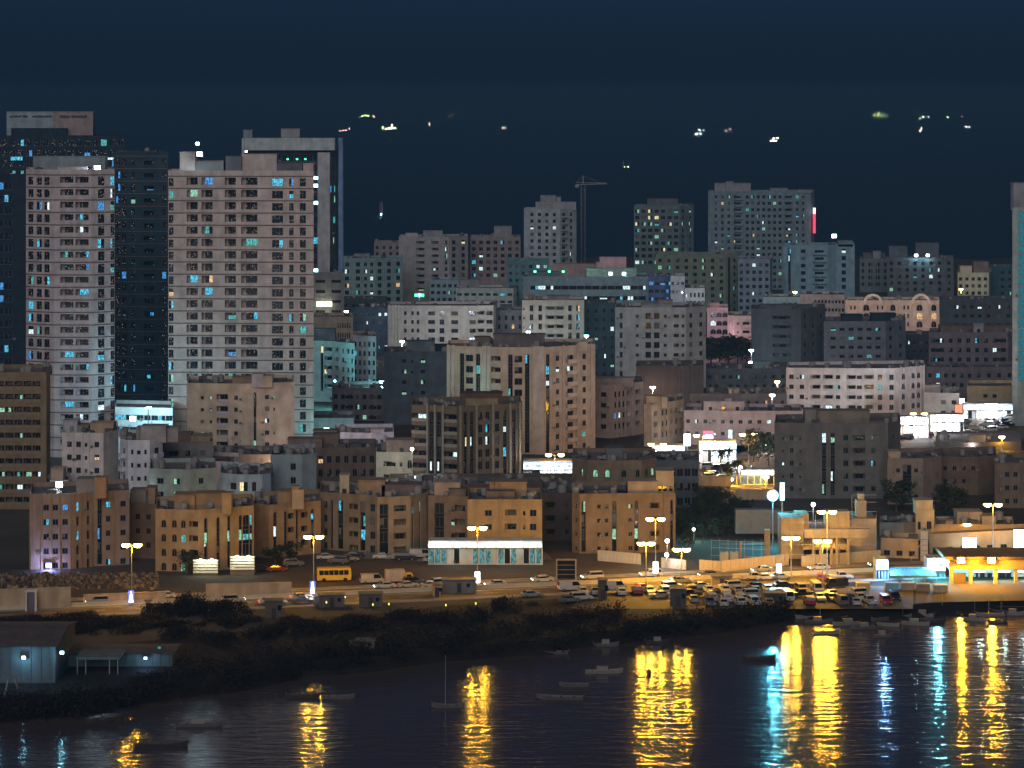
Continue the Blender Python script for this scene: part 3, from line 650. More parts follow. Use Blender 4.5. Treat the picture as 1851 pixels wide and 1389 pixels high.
B('apartment_block', 'dark block with ranks of dim balconies behind the pink low complex', 1010, 559, [(1358, 3), (1378, 0), (1448, 0), (1492, 8)], (.075, .082, .092), ['', 'b6.5x2.0@.5', 'w1.3x1.6*3'], 3.4, 665, lit=0, clutter=6, roof=[(1375, 1440, 552, 8, dkgrey)])
B('apartment_block', 'dark slate block with lumpy roof plants below the arched block', 1000, 581, [(1489, 0), (1601, 0), (1637, 7)], (.15, .155, .185), ['w1.9x1.2*6:.08:.95', 'w1.6x1.5*2'], 3.25, 685, lit=.12, pal='tct', clutter=7, roof=[(1522, 1560, 570, 6, vdark), (1575, 1620, 568, 7, vdark)])
B('apartment_block', 'dark reddish block with a small arched roof lantern near the right edge', 965, 601, [(1679, 0), (1822, 0), (1836, 4)], (.17, .145, .165), ['w1.4x1.6*9 b4.2x2@.1,.9', ''], 3.3, 705, lit=.11, pal='cwo', clutter=5, roof=[(1760, 1778, 586, 1.5, grey, '1', 3), (1700, 1830, 590, 8, dkbrown)])
B('apartment_block', 'dark charcoal slab behind the reddish block with the roof lantern', 1070, 541, [(1698, 0), (1778, 0), (1832, 1)], (.085, .095, .11), ['w1.6x1.4*4:.3:1', 'w1.5x1.4*3'], 3.5, 605, lit=.2, pal='ww', clutter=6)
lw = B('apartment_block', 'long whitish block with grouped windows and a brightly lit right end', 1035, 553, [(701, 2), (845, 0), (892, 2), (896, 5)], (.60, .53, .53), ['v.5*4:.0:.16 w1.0x1.5@.22,.31,.38 w2.6x1.5@.55,.84 w1.8x2@.68', 'w2.4x1.5@.2,.85 b2.8x2.3@.52', ''], 3.25, 660, lit=.06, pal='w', clutter=8, trim=(.6, .6, .56))
B('apartment_block', 'narrow grey blocks with a lit strip between the whitish and the tan block', 1050, 561, [(896, 0), (946, 0)], (.24, .24, .26), ['w1.0x1.8*4'], 3.3, 615, lit=.10, pal='oy', clutter=5, roof=[(905, 925, 553, 5, dkgrey)])
B('apartment_block', 'tan block with paired tall windows and a central stack of balconies', 1000, 543, [(944, 0), (1056, 0)], (.45, .37, .31), ['w1.3x2.2@.15,.29,.77,.9 b3.2x2.2@.45,.6 w.6x.8@.03'], 3.3, 615, lit=.09, pal='owc', clutter=4, roof=[(990, 1030, 536, 5, (.26, .22, .22))])
B('apartment_block', 'very dark teal block between the tan block and the grey block', 1010, 548, [(1056, 0), (1114, 1)], (.05, .075, .09), ['w1.3x1.6*4'], 3.3, 680, lit=.10, pal='wg', clutter=2)
B('apartment_block', 'broad grey block with paired dark windows in the middle distance', 943, 556, [(1112, 1), (1130, 0), (1240, 0), (1276, 7)], (.34, .36, .375), ['w1.0x2@.6', 'w1.0x1.1@.2,.66,.95 w1.9x2.1@.38,.52 w1.8x1.2@.84', 'w1.6x1.6*2'], 3.3, 690, lit=0, clutter=12, trim=(.42, .44, .45), roof=[(1160, 1215, 550, 5, grey), (1190, 1216, 544, 8, (.28, .2, .2))])
B('low_block', 'dark low block with a row of upright fins before the grey block', 880, 662, [(1150, 0), (1225, 0), (1272, 2)], (.085, .078, .085), ['v.35*16', 'v.3*6'], 4.5, 705, lit=0, clutter=4)
B('apartment_block', 'blank dark blue block in front of the long whitish block', 862, 636, [(694, 0), (816, 1)], (.095, .12, .145), ['w1.4x1.3@.3,.58 w.8x.9@.42'], 3.3, 720, lit=.08, pal='tg', clutter=9, roof=[(735, 785, 618, 4, (.14, .17, .2)), (785, 835, 625, 8, vdark)])
cy_ = B('apartment_block', 'curved block washed cyan by a lamp beside the broad beige tower', 925, 617, [(560, 2), (600, 0), (641, 621)], (.4, .46, .47), ['s.9@.55 b2.6x2.2@.85', 'b2.2x2.2@.2 w1.0x1.6@.5,.72,.9'], 3.1, 705, lit=.08, pal='yt', clutter=3, roof=[(566, 606, 596, 7, (.16, .23, .28))])
lamp_part(cy_, 'yellow_balcony_lamp', 592, 672, 925.5, 2.2, LIT['y'])
B('apartment_block', 'pale wing with slit windows right of the cyan curved block', 925, 608, [(638, 3), (680, 0)], (.36, .37, .41), ['w.8x1.7*5'], 3.1, 700, lit=.10, pal='c', clutter=5)
B('low_block', 'low tan block with a grid screen beside the podium tube lamp', 955, 573, [(566, 0), (638, 0)], (.38, .31, .25), ['w.5x1.8*6:.6:.95'], 3.4, 605, lit=0, clutter=2)

# ------------------------------------------------------------------ third rank: around the brown high-rise
B('apartment_block', 'wide dim grey block with a shallow bend and two white lit windows', 872, 702, [(600, 2), (705, 0), (790, 4)], (.215, .205, .215), ['w1.3x1.5*8 w2.6x1.0@.3,.7', 'w1.2x1.5@.12,.4,.7 b4x2@.85'], 3.2, 790, lit=.10, pal='wgt', clutter=12)
hr = B('apartment_tower', 'big brown high-rise with pale vertical piers and blue glass strips', 792, 628, [(808, 625), (905, 628), (985, 628), (1076, 622)], (.44, .34, .265),
       ['v1.0@.03,.12 s1.3@.28 w2.2x1.9@.42 s1.3@.58 v1.2@.70,.78 b2.8x2.2@.92', 's1.3@.22 w2.2x1.9@.4 s1.3@.6 v3.2@.86', 's1.3@.06 w1.2x1.5@.25 p3.2x2.1@.5 w1.2x1.5@.78 v.5@.36,.64,.92'], 3.22, 835, lit=.10, pal='ctcw', clutter=16, top=1.8, trim=(.46, .38, .33), ac=.2,
       roof=[(892, 985, 606, 6, (.14, .12, .12)), (858, 886, 611, 6, dkbrown), (1045, 1062, 619, .6, (.40, .31, .25), '', 2)])
dt = B('apartment_tower', 'dark olive-brown block with stacked balconies and a heavy roof hat', 735, 735, [(744, 4), (826, 0), (943, 8)], (.15, .115, .07), ['b4.6x2.2@.18 s1.2@.44,.60 b3.8x2.2@.86 v.5@.35,.52,.70', 's1.0@.13,.23 w1.2x2.2@.36,.47,.62 s1.0@.74,.88 v.5@.05,.3,.55,.82,.97'], 3.3, 880, lit=.09, pal='wcwy', clutter=10, trim=(.27, .25, .19),
       roof=[(832, 908, 712, 6, (.12, .075, .06)), (842, 900, 722, 5.6, (.27, .21, .12))])
B('apartment_block', 'pinkish-tan block with slim pilasters right of the brown high-rise', 828, 697, [(1076, 3), (1103, 0), (1163, 690)], (.47, .37, .32), ['w1.9x1.4@.55', 'v.3@.1,.22,.34,.46 w.9x1.7@.16,.28,.4 b1.8x2.1@.56 v.7@.68 b2.2x2.1@.84'], 3.2, 805, lit=.10, pal='bw', clutter=8, ac=.2, roof=[(1078, 1145, 685, 4, (.34, .28, .25))])
B('apartment_block', 'narrow tan block with ribbed front behind the bright shops', 808, 732, [(1164, 2), (1178, 0), (1236, 722)], (.46, .37, .29), ['', 'b2.2x2.2@.12 v.3@.28,.4,.52 w1.0x1.7@.34,.46 b1.6x2.1@.6 w1.0x1.7@.76 b1.8x2.1@.92'], 3.2, 830, lit=.06, pal='w', clutter=6, roof=[(1168, 1196, 718, 3, tan), (1196, 1206, 719, 0.5, tan, '', 2)])
pc = B('low_block', 'low pinkish complex with small windows and a red aerial', 812, 743, [(1236, 2), (1330, 0), (1450, 0)], (.40, .33, .33), ['w1.1x1.1*6', 'w1.2x1.1*7'], 3.5, 815, lit=.13, pal='w', clutter=9, roof=[(1272, 1345, 727, 1.5, (.38, .32, .33), '3', 8), (1310, 1322, 722, 2, (.36, .3, .32))])
wl = B('apartment_block', 'white lamp-lit block with balconies, turning a corner of arched windows', 882, 666, [(1421, 2), (1548, 0), (1617, 0), (1672, 661)], (.54, .48, .47), ['w1.4x1.4*2:0:.3 b3.2x2.1@.42,.6 w1.4x1.3@.74 b3.0x2.1@.93', 'w1.6x1.2@.08 b3.0x2.2@.33 w1.4x1.7@.62,.92', 'v.3@.2,.36,.52,.7,.86,.97 a1.6x1.9@.28,.6,.78'], 3.2, 760, lit=.10, pal='tcw', clutter=8)
B('low_block', 'plain beige low block right of the white corner block', 885, 711, [(1670, 2), (1734, 0)], (.42, .37, .34), ['w1.6x1.4*2:.4:1'], 3.4, 760, lit=0, clutter=5, roof=[(1672, 1700, 698, 6, (.36, .32, .3))])
sd = B('low_block', 'sand-coloured block with latticed bays under a street lamp at the right edge', 905, 698, [(1748, 0), (1852, 0), (1900, 2)], (.5, .4, .24), ['v.25*6:.03:.2 w1.4x1.2@.32,.48 v.25*6:.6:.85', ''], 3.6, 740, lit=.15, pal='w', clutter=5)
gt_ = B('apartment_tower', 'tall slate-grey block with a stepped roof in front of the market lights', 706, 765, [(1400, 1), (1462, 0), (1474, 0), (1605, 0), (1628, 5)], (.135, .135, .13), ['w1.0x1.4@.5 w.6x.8@.25,.75', '', 's1.1@.12,.24 w1.3x1.5@.42 b3.0x2.1@.6 w1.2x1.4@.8 v.6@.92', 'w.9x1.1@.5'], 3.25, 905, lit=.10, pal='wcg', clutter=5, top=2.2,
        roof=[(1455, 1475, 742, 3, (.2, .19, .18)), (1475, 1572, 744, 5, (.19, .165, .14)), (1572, 1610, 762, 6, dkbrown)])
# ------------------------------------------------------------------ left middle ground
B('apartment_block', 'brown block with a grid of recessed windows at the left picture edge', 688, 673, [(-40, 0), (84, 0), (91, 3)], (.20, .15, .095), ['b2.0x2.1*7:0:.92', ''], 3.2, 920, lit=.2, pal='gtwgt', clutter=8, top=1.4, trim=(.23, .18, .12))
B('apartment_block', 'white block with cross-paned windows and a dark side wall at left', 690, 783, [(112, 1), (187, 0), (214, 6)], (.55, .50, .47), ['w1.2x1.4@.18,.4,.84 w.7x1.0@.58 v.25@.28,.5,.66', ''], 3.25, 895, lit=.05, pal='o', clutter=7, ac=.3, roof=[(163, 205, 766, 5, tan), (114, 140, 762, 6, (.4, .4, .42)), (140, 160, 770, 6, brown)])
B('low_block', 'small white annexe with a glowing sign left of the white block', 676, 868, [(90, 0), (124, 0)], (.5, .46, .42), ['w1.2x1.1@.5'], 3.4, 895, lit=0, clutter=2, roof=[(92, 114, 849, 3, (.42, .33, .25))])
B('apartment_block', 'white narrow block with staggered small windows and blue balconies', 672, 796, [(217, 3), (231, 0), (271, 0), (294, 4)], (.50, .50, .53), ['p1.7x2.2@.5', 'w.9x1.0@.5 w.6x1.2@.2,.8', 'p2.6x2.2@.55'], 3.2, 890, lit=.08, pal='c', clutter=9, roof=[(246, 322, 775, 4, (.24, .22, .22)), (255, 300, 772, 3, (.3, .28, .27))])
B('apartment_block', 'dark rear wing with a roof room behind the white narrow block', 690, 800, [(294, 0), (385, 2)], (.19, .18, .17), ['b3x2.1@.2 w1.3x1.4@.5,.8'], 3.2, 860, lit=.06, clutter=8, roof=[(345, 380, 790, 3, (.26, .21, .14)), (300, 345, 785, 6, dkbrown)])
B('low_block', 'green-tinted low block with a flat wall and a ring lamp', 652, 849, [(270, 2), (336, 0), (391, 3)], (.25, .31, .27), ['w1.6x1.4@.3,.75', 'w1.2x1.4@.5'], 3.2, 905, lit=.13, pal='g', clutter=6)
tm = B('apartment_tower', 'tan mid-rise with a pale balcony shaft and a raised stair tower', 742, 694, [(338, 2), (441, 0), (532, 5)], (.45, .37, .28), ['w.9x.9@.27 w.6x.9@.42 b3.1x2.3@.62 w1.0x1.2@.86', 's.8@.22 w1.2x1.2@.46 w.5x.8@.6'], 3.2, 850, lit=.24, pal='wgg', clutter=8, top=2.2, trim=(.42, .39, .44), ac=.25,
       roof=[(455, 476, 678, .4, (.4, .36, .38)), (476, 492, 681, .5, tan), (420, 456, 684, 4, brown)])
B('low_block', 'pale pink low wall with a tilted sign in front of the tan mid-rise', 690, 836, [(384, 2), (432, 0)], (.56, .47, .47), [''], 3.2, 866, lit=0, clutter=1)
B('low_block', 'pale blue low house with white door panels and a dark flat roof', 655, 858, [(398, 3), (432, 0), (474, 0), (490, 2)], (.30, .38, .43), ['w1.8x1.6@.7', 'w2.0x2.2@.2 w1.0x2.2@.65', ''], 3.2, 912, lit=.1, pal='y', clutter=12)
B('apartment_block', 'blue-grey block with two small windows left of the brown flat-roofed block', 668, 822, [(489, 0), (546, 0), (572, 3)], (.24, .30, .32), ['w1.3x1.6@.72', ''], 3.3, 912, lit=0, clutter=5)
B('apartment_block', 'dark brown flat-roofed block with upright windows behind the front row', 700, 810, [(572, 0), (680, 1)], (.135, .10, .08), ['w1.2x1.9*7'], 3.4, 885, lit=.13, pal='wo', clutter=7, roof=[(520, 582, 795, 1, (.2, .15, .12)), (566, 612, 787, 4, dkbrown)])
B('villa', 'white ornate house with round-arched windows lit from below', 745, 783, [(604, 2), (672, 0), (712, 3)], (.55, .53, .6), ['a2.4x2.4@.45 a2.2x2.4@.85', 'a1.0x2.4@.2,.45,.7'], 3.4, 815, lit=0, clutter=3, roof=[(566, 608, 780, 1, dkbrown), (670, 694, 778, 1.5, (.5, .42, .38))])
B('villa', 'pale cream house with one lit arched window left of the olive-brown block', 692, 818, [(680, 1), (746, 0)], (.50, .49, .41), ['b2.2x2@.32 w1.2x1@.47 w.7x1@.68 a1.2x2.2@.92'], 3.3, 862, lit=.2, pal='c', clutter=6, roof=[(698, 748, 797, 4, (.3, .24, .2))])
B('low_block', 'small flat teal block below the cyan curved block', 800, 756, [(563, 0), (640, 0)], (.2, .25, .26), ['w1.4x1.3@.8'], 3.2, 785, lit=0, clutter=3)
# ------------------------------------------------------------------ the front row facing the road
brk = (.31, .20, .11); ochre = (.34, .225, .115)
f1 = B('apartment_block', 'front-row block with a lattice strip and pale blue lit windows', 602, 893, [(53, 894), (129, 893), (170, 889), (234, 886)], (.26, .195, .15), ['v.25@.05,.3,.52,.72,.97 w1.2x1.3@.4,.62,.85', 'v.3@.15,.4,.62,.85 w.6x2.0@.28,.74', 's1.0@.16 w1.0x1.3@.4 v.3@.55 w1.2x1.3@.82'], 3.15, 1034, lit=.26, pal='cbcwb', clutter=5, top=1.4, trim=brk, ac=.2,
       roof=[(138, 172, 868, 3, (.24, .22, .2)), (171, 192, 865, .3, brk, '', 3)])
m = M(); q = P(57, 1002, 601.6)-f1.location; q2 = P(71, 898, 601.6)-f1.location; m.box(q.x, q2.x, q.y-.1, q.y+.3, q.z, q2.z)
for r in range(26):
    z = q.z+(q2.z-q.z)*(r+.5)/26
    for c in range(3):
        if rng.random() < .75: x = q.x+.25+.5*c; m.box(x, x+.36, q.y-.16, q.y-.1, z-.16, z+.16, 1)
m.build('lattice_strip', [wall((.42, .40, .44)), GLASS], f1)
lamp_part(f1, 'entrance_lamp', 88, 1022, 600.5, 1.3, HEAD_B, 3000, (.35, .4, 1))
lamp_part(f1, 'rooftop_sign_lamp', 107, 876, 606, 1.6, HEAD_W, 1500, (.8, .9, 1))
B('apartment_block', 'recessed brown block between the first two front-row blocks', 615, 912, [(234, 1), (283, 0)], (.16, .11, .075), ['w1.1x1.3@.3,.7'], 3.15, 1034, lit=.13, pal='g', clutter=4, roof=[(236, 264, 888, 4, (.2, .19, .17)), (264, 280, 884, 5, brown)])
f3 = B('apartment_block', 'front-row ochre block with arched strips and green arched windows', 598, 922, [(281, 920), (358, 922), (459, 914)], ochre, ['a1.1x1.7@.2,.45,.66 b2.0x2.0@.91', 'S.8@.14,.36 s.7@.55 S.8@.76 S1.6@.86 S.7@.95'], 3.1, 1040, lit=.20, pal='gggt', clutter=9, top=1.6,
       roof=[(315, 352, 896, 5, brk), (352, 402, 894, 6, brk), (401, 418, 893, .3, ochre, '', 3)])
for x0, x1, yb in ((349, 394, 1036), (416, 460, 1030)):
    ya = yb-25
    for k in range(5):
        q = P(x0, yb-k*5.2, 594)-f3.location; q2 = P(x1, yb-k*5.2-3.4, 594)-f3.location
        m = M(); m.box(q.x, q2.x, q.y-.15, q.y+.15, max(q.z, .01), q2.z, 0); m.build('wall_course', [wall((.62, .60, .5))], f3)
    q = P(x0, yb, 594)-f3.location; q2 = P(x1, ya, 594)-f3.location
    m = M(); m.box(q.x+.02, q2.x-.02, q.y, q.y+.12, 0.01, q2.z, 0); m.build('yard_wall', [wall((.12, .1, .08))], f3)
    for t in (.3, .75): lamp_part(f3, 'wall_lamp', x0+(x1-x0)*t, ya+1, 593.6, .55, HEAD_W, 260, (.9, 1, .75), rad=.15)
f4 = B('apartment_block', 'front-row block with a glass stair strip and long arched strips', 616, 913, [(459, 910), (486, 913), (580, 905)], (.30, .205, .115), ['', 'S.8@.12 S.7@.32 b1.6x2.0@.42 s.6@.54 b1.6x2.0@.68 S.8@.84'], 3.1, 1010, lit=.22, pal='wgwc', clutter=11, top=1.4, roof=[(503, 528, 890, 4, brk), (528, 549, 887, .3, (.40, .30, .195), '', 3), (528, 540, 881, .6, brk, '', 2)])
f5 = B('apartment_block', 'long brown-grey front-row block with twin stair shafts and a lantern', 625, 893, [(578, 889), (630, 893), (682, 896)], (.215, .165, .11), ['w1.0x1.6@.2 s.6@.42 s1.4@.72', 'b2.2x2.0@.18 s1.2@.5 w1.2x1.7@.84'], 3.1, 1004, lit=.2, pal='ggct', clutter=7, roof=[(614, 631, 860, 1, (.33, .31, .24), '1', 3), (648, 696, 870, 2, brown)])
f5b = B('apartment_block', 'front-row block with a curved cornice and deep side balconies', 620, 898, [(682, 899), (742, 897), (774, 890)], (.27, .215, .155), ['s2.0@.2 b2.8x2.2@.68', 's.8@.14 s.7@.55'], 3.1, 1004, lit=.10, pal='wgc', clutter=10, roof=[(690, 762, 878, 7, (.16, .13, .13))])
f6a = B('apartment_block', 'brown front-row block with a dark shaft above the bright shops', 622, 898, [(774, 2), (846, 0)], (.21, .15, .10), ['s2.2@.28 w.8x1.4@.62 b2.4x2.2@.8'], 3.1, 1004, lit=.2, pal='gwo', clutter=6, roof=[(785, 832, 874, 3, (.38, .30, .23)), (812, 842, 886, 1, dkbrown)])
f6 = B('apartment_block', 'sand-coloured front-row block above the long white shop sign', 614, 903, [(845, 0), (980, 0)], (.32, .215, .105), ['w1.6x1.3@.28 b2.6x2.1@.58 w.6x1.0@.76 w1.5x1.5@.88 v.3@.44,.70'], 3.1, 985, lit=.28, pal='ggwy', clutter=8, top=1.5, roof=[(885, 952, 873, 6, brown), (880, 930, 890, 3, dkbrown)])
f7 = B('apartment_block', 'shadowed brown block right of the sand-coloured shop block', 640, 891, [(980, 0), (1036, 0)], (.10, .075, .065), ['b2.4x2@.25 w1.0x1.4@.8 v.5@.5'], 3.1, 1000, lit=.05, clutter=8)
f8 = B('apartment_block', 'brown front-row block with tall arched slots left of the dark trees', 622, 893, [(1034, 2), (1048, 0), (1221, 2)], (.215, .15, .09), ['w.6x1@.5', 'S1.0@.04 w.9x1.0@.2,.28 S1.0@.36 w1.0x1@.53 S.9@.59 b2.2x2.0@.78 v.3@.88 S.7@.96'], 3.15, 1005, lit=.10, pal='gg', clutter=9, roof=[(1135, 1190, 872, 4, (.36, .28, .2)), (1186, 1218, 853, 5, (.36, .28, .19), '3', 6)])
f8b = B('apartment_block', 'rounded brown block with green arched windows rising behind the front row', 655, 833, [(1034, 5), (1062, 1), (1110, 0), (1160, 1), (1186, 5)], (.18, .13, .085), ['w1.0x1.6@.6', 'a1.1x1.7@.3,.75', 'a1.2x1.7@.35 a.9x1.7@.85', 'a1.1x1.7@.3,.7', ''], 3.6, 895, lit=.42, pal='gggt', clutter=10, roof=[(1095, 1126, 812, 5, dkgrey)])
B('low_block', 'dark blue-grey block between the rounded block and the lit side street', 690, 832, [(1186, 0), (1263, 0)], (.10, .12, .14), ['w1.6x2.0*4:.3:1'], 3.6, 900, lit=0, clutter=9)
# right middle ground, lower
B('apartment_block', 'light tan block with a central dark stair shaft below the market lights', 696, 829, [(1604, 0), (1669, 0), (1702, 5)], (.24, .19, .145), ['w1.0x1.1@.3,.8 s2.2@.55', ''], 3.3, 915, lit=0, clutter=3, ac=.5, roof=[(1606, 1628, 818, 4, tan)])
B('apartment_block', 'dim brown block with air conditioners right of the tan block', 712, 826, [(1700, 0), (1768, 0), (1800, 3)], (.155, .115, .085), ['w1.0x1.2*4', ''], 3.3, 920, lit=.10, pal='b', clutter=3, ac=.5)
B('apartment_block', 'brown block with three columns of windows at the lower right edge', 690, 837, [(1798, 1), (1811, 0), (1880, 0)], (.17, .13, .10), ['', 'v.3@.2,.5,.8 w1.1x1.3@.14,.36,.64,.9'], 3.3, 925, lit=.0, clutter=4, ac=.3)

B('warehouse', 'dark low warehouse roofline below the market lights', 800, 800, [(1690, 0), (1770, 0), (1846, 2)], (.12, .105, .10), ['w1.6x1.0*4', 'w1.4x1.0*3'], 4.0, 840, lit=.1, pal='c', clutter=4, depth=26, roof=[(1752, 1782, 788, 4, (.3, .28, .26))])

# blocks that close the gaps between the ranks
B('low_block', 'dark navy block with a scatter of tiny lit windows beyond the podium tube lamp', 1085, 556, [(638, 0), (703, 2)], (.05, .065, .085), ['w1.1x1.3*6'], 3.2, 640, lit=.22, pal='cwwt', clutter=6)
B('low_block', 'dark flat block with roof tanks above the pale wing with slit windows', 1180, 541, [(618, 0), (700, 0)], (.07, .08, .09), ['w1.4x1.3*6'], 3.2, 570, lit=.1, pal='wg', clutter=8)
B('low_block', 'dim slate block with a teal corner below the dark balcony block', 955, 667, [(1276, 1), (1340, 0), (1424, 2)], (.085, .10, .125), ['w1.4x1.4*5', 'w1.3x1.4*5'], 3.2, 735, lit=.12, pal='ctt', clutter=10, roof=[(1362, 1392, 655, 4, teal)])
B('low_block', 'dim flat-roofed block with roof sheds behind the low pinkish complex', 880, 712, [(1240, 1), (1330, 0), (1422, 1)], (.12, .11, .115), ['w1.2x1.3*6', 'w1.2x1.3*6'], 3.2, 750, lit=.10, pal='wo', clutter=14, roof=[(1318, 1336, 705, 3, cream)])
B('low_block', 'narrow dark block between the slate block and the reddish block', 1040, 606, [(1636, 0), (1682, 1)], (.06, .065, .08), ['w1.2x1.3*4'], 3.2, 670, lit=.13, pal='w', clutter=5)
B('low_block', 'dim beige block under the reddish block with the roof lantern', 930, 664, [(1674, 1), (1760, 0), (1834, 2)], (.17, .15, .16), ['w1.3x1.5*6', 'w1.3x1.5*4'], 3.2, 705, lit=.14, pal='wct', clutter=8)
B('low_block', 'dim teal-grey block below the dark blue block', 840, 728, [(790, 1), (838, 0)], (.14, .16, .17), ['w1.2x1.4*3'], 3.2, 790, lit=.08, pal='w', clutter=6)
B('low_block', 'dark terrace of roofs between the green block and the tan mid-rise', 715, 822, [(385, 1), (492, 0)], (.16, .15, .15), ['w1.1x1.4*6'], 3.2, 850, lit=.10, pal='g', clutter=12)
B('low_block', 'dark rear roofs behind the front row shop block', 668, 876, [(700, 1), (840, 0), (1040, 2)], (.10, .075, .065), ['w1.1x1.3*6', 'w1.1x1.3*9'], 3.2, 900, lit=.08, pal='gw', clutter=22)

# ------------------------------------------------------------------ shops and lit signs
SIGN_W = emit('white_sign_face', (.82, .95, 1), 14, vary=.3)
SIGN_C = emit('cyan_shop_interior', (.2, .7, .75), .34, vary=.8); SHOP_W = emit('white_shop_interior', (.85, .94, 1), 4.5, vary=.95)
SIGN_B = emit('blue_sign_edge', (.08, .2, 1), 2.2)
SIGN_T = emit('sign_marks', (.45, .75, 1), 1.0); SIGNS = [SIGN_W, emit('bluish_sign_face', (.55, .75, 1), 6, vary=.4), emit('pinkish_sign_face', (1, .85, .9), 6, vary=.4), emit('pale_sign_face', (.9, 1, .95), 3, vary=.5)]
SIGN_R = emit('red_sign', (1, .12, .25), 2.5)
def shop(name, label, xa, xb, ysign, ybot, D, power, col=(.6, .93, 1), doors=6, dp=5, signh=None, body=(.4, .42, .42), inner=None, edge=False, cat='shop'):
    """single-storey shop: body, glowing fascia, lit glass fronts between piers; the fascia's light falls on the ground before it"""
    a = P(xa, ysign, D); b = P(xb, ybot, D); root = thing(name, label, cat, (a.x, D, GZ))
    Wd = b.x-a.x; zt = a.z-GZ; sh = signh or 1.5
    m = M(); m.box(0, Wd, .35, dp, .01, zt+.3); m.build('wall', [wall(body)], root)
    m = M(); m.box(-.1, Wd+.1, -.5, dp+.1, zt-sh-.12, zt-sh, 0); m.build('canopy', [wall((.3, .3, .3))], root)
    n = max(1, doors//3)
    for k in range(n):
        x0, x1 = Wd*k/n+.08, Wd*(k+1)/n-.08
        hh_ = rng.uniform(.72, 1.0)*sh if n > 1 else sh; sm = rng.choice(SIGNS) if n > 1 else SIGN_W
        m = M(); m.box(x0, x1, -.45, -.1, zt-sh, zt-sh+hh_, 0); q_ = x0+.5
        while q_ < x1-1.2:
            w2 = rng.uniform(.4, 1.6); m.box(q_, min(q_+w2, x1-.3), -.49, -.44, zt-sh+hh_*.35, zt-sh+hh_*.7, 2); q_ += w2+rng.uniform(.2, 1.0)
        if edge: m.box(x0-.06, x1+.06, -.4, -.12, zt, zt+.25, 1)
        m.build('sign', [sm, SIGN_B, SIGN_T], root)
    hh = max(.8, zt-sh-.5)
    for k in range(doors):
        x0, x1 = Wd*k/doors+.12, Wd*(k+1)/doors-.12
        if rng.random() < .85: m = M(); m.box(x0, x1, .28, .36, .3, hh); m.build('shop_window', [(inner or SIGN_C) if rng.random() < (.85 if inner else .7) else GLASS], root)
        m = M(); m.box(x1, x1+.24, .2, .36, .01, hh+.3); m.build('pier', [wall(body)], root)
    nb = max(1, int(Wd/10))
    for k in range(nb): light('sign_glow', root, (Wd*(k+.5)/nb, -2.0, zt-sh*.3), col, power, .6)
    return root
sA = shop('shop', 'long ground-floor shop with a glowing white fascia under the sand-coloured block', 774, 980, 981, 1013, 607, 220, (.45, .9, 1), 18, 5, .95, body=(.45, .48, .46))
sB = shop('shop', 'blue-edged showroom glowing at the foot of the brown high-rise', 946, 1036, 836, 866, 742, 4500, (.4, .6, 1), 6, 6, 1.8, edge=True, inner=SHOP_W)
sC = shop('shop', 'white glowing shop row left of the market tower sign', 1179, 1238, 808, 828, 772, 4000, (.85, .9, 1), 6, 6, 1.2, inner=SHOP_W)
sD = shop('shop', 'white glowing shop row below the pink low complex', 1264, 1331, 800, 832, 774, 7000, (.8, .9, 1), 9, 6, 1.8, inner=SHOP_W)
sE = shop('shop', 'bright white market shop right of the slate-grey block', 1628, 1678, 756, 790, 828, 9000, (.9, .92, 1), 9, 6, 1.8, inner=SHOP_W)
sF = shop('shop', 'bright white market shop with a striped front in the market strip', 1682, 1742, 752, 779, 842, 9000, (.9, .92, 1), 9, 6, 1.7, inner=SHOP_W)
sG = shop('shop', 'long bright shop row under the sand-coloured latticed block', 1742, 1836, 732, 755, 876, 8000, (.9, .92, 1), 12, 6, 1.5, inner=SHOP_W)
# upright glowing signs
def totem(label, x, y0, y1, D, wpx, face, power=0, col=(1, 1, 1), capm=None):
    b = P(x, y1, D); root = thing('totem_sign', label, 'sign', (b.x, D, GZ)); hw = wpx*D/F/2; z0, z1 = b.z-GZ, PZ(y0, D)-GZ
    m = M(); m.tube((0, .2, .01), (0, .2, z0+.2), .2, n=8); m.build('post', [STEEL], root)
    m = M(); m.box(-hw, hw, 0, .5, z0, z1, 0); m.box(-hw-.08, hw+.08, .06, .44, z0-.08, z1+.08, 1); m.build('sign_face', [face, DARKM], root)
    if capm: m = M(); m.box(-hw, hw, -.05, .5, z1+.1, z1+1.3); m.build('sign_cap', [capm], root)
    if power: light('sign_glow', root, (0, -1.6, (z0+z1)/2), col, power, .5)
totem('white upright glowing sign left of the red-topped sign', 1242, 785, 806, 800, 11, SIGN_W, 800, (.8, .9, 1))
totem('tall white sign with a red cap above the glowing shop row', 1280, 788, 812, 797, 17, SIGN_W, 1500, (.8, .85, 1), SIGN_R)
totem('small pale upright sign pair by the low pinkish complex', 1320, 777, 795, 800, 8, LIT['w'])
totem('white upright sign above the market shops', 1739, 721, 730, 880, 8, SIGN_W)
totem('orange-red lit sign panel by the market shops', 1733, 732, 752, 872, 13, emit('orange_sign', (1, .3, .15), 1.6))
totem('pair of cyan-white signs behind the trees at the site', 1414, 873, 905, 634, 8, emit('cyan_sign', (.5, 1, 1), 5), 1200, (.2, .85, 1))

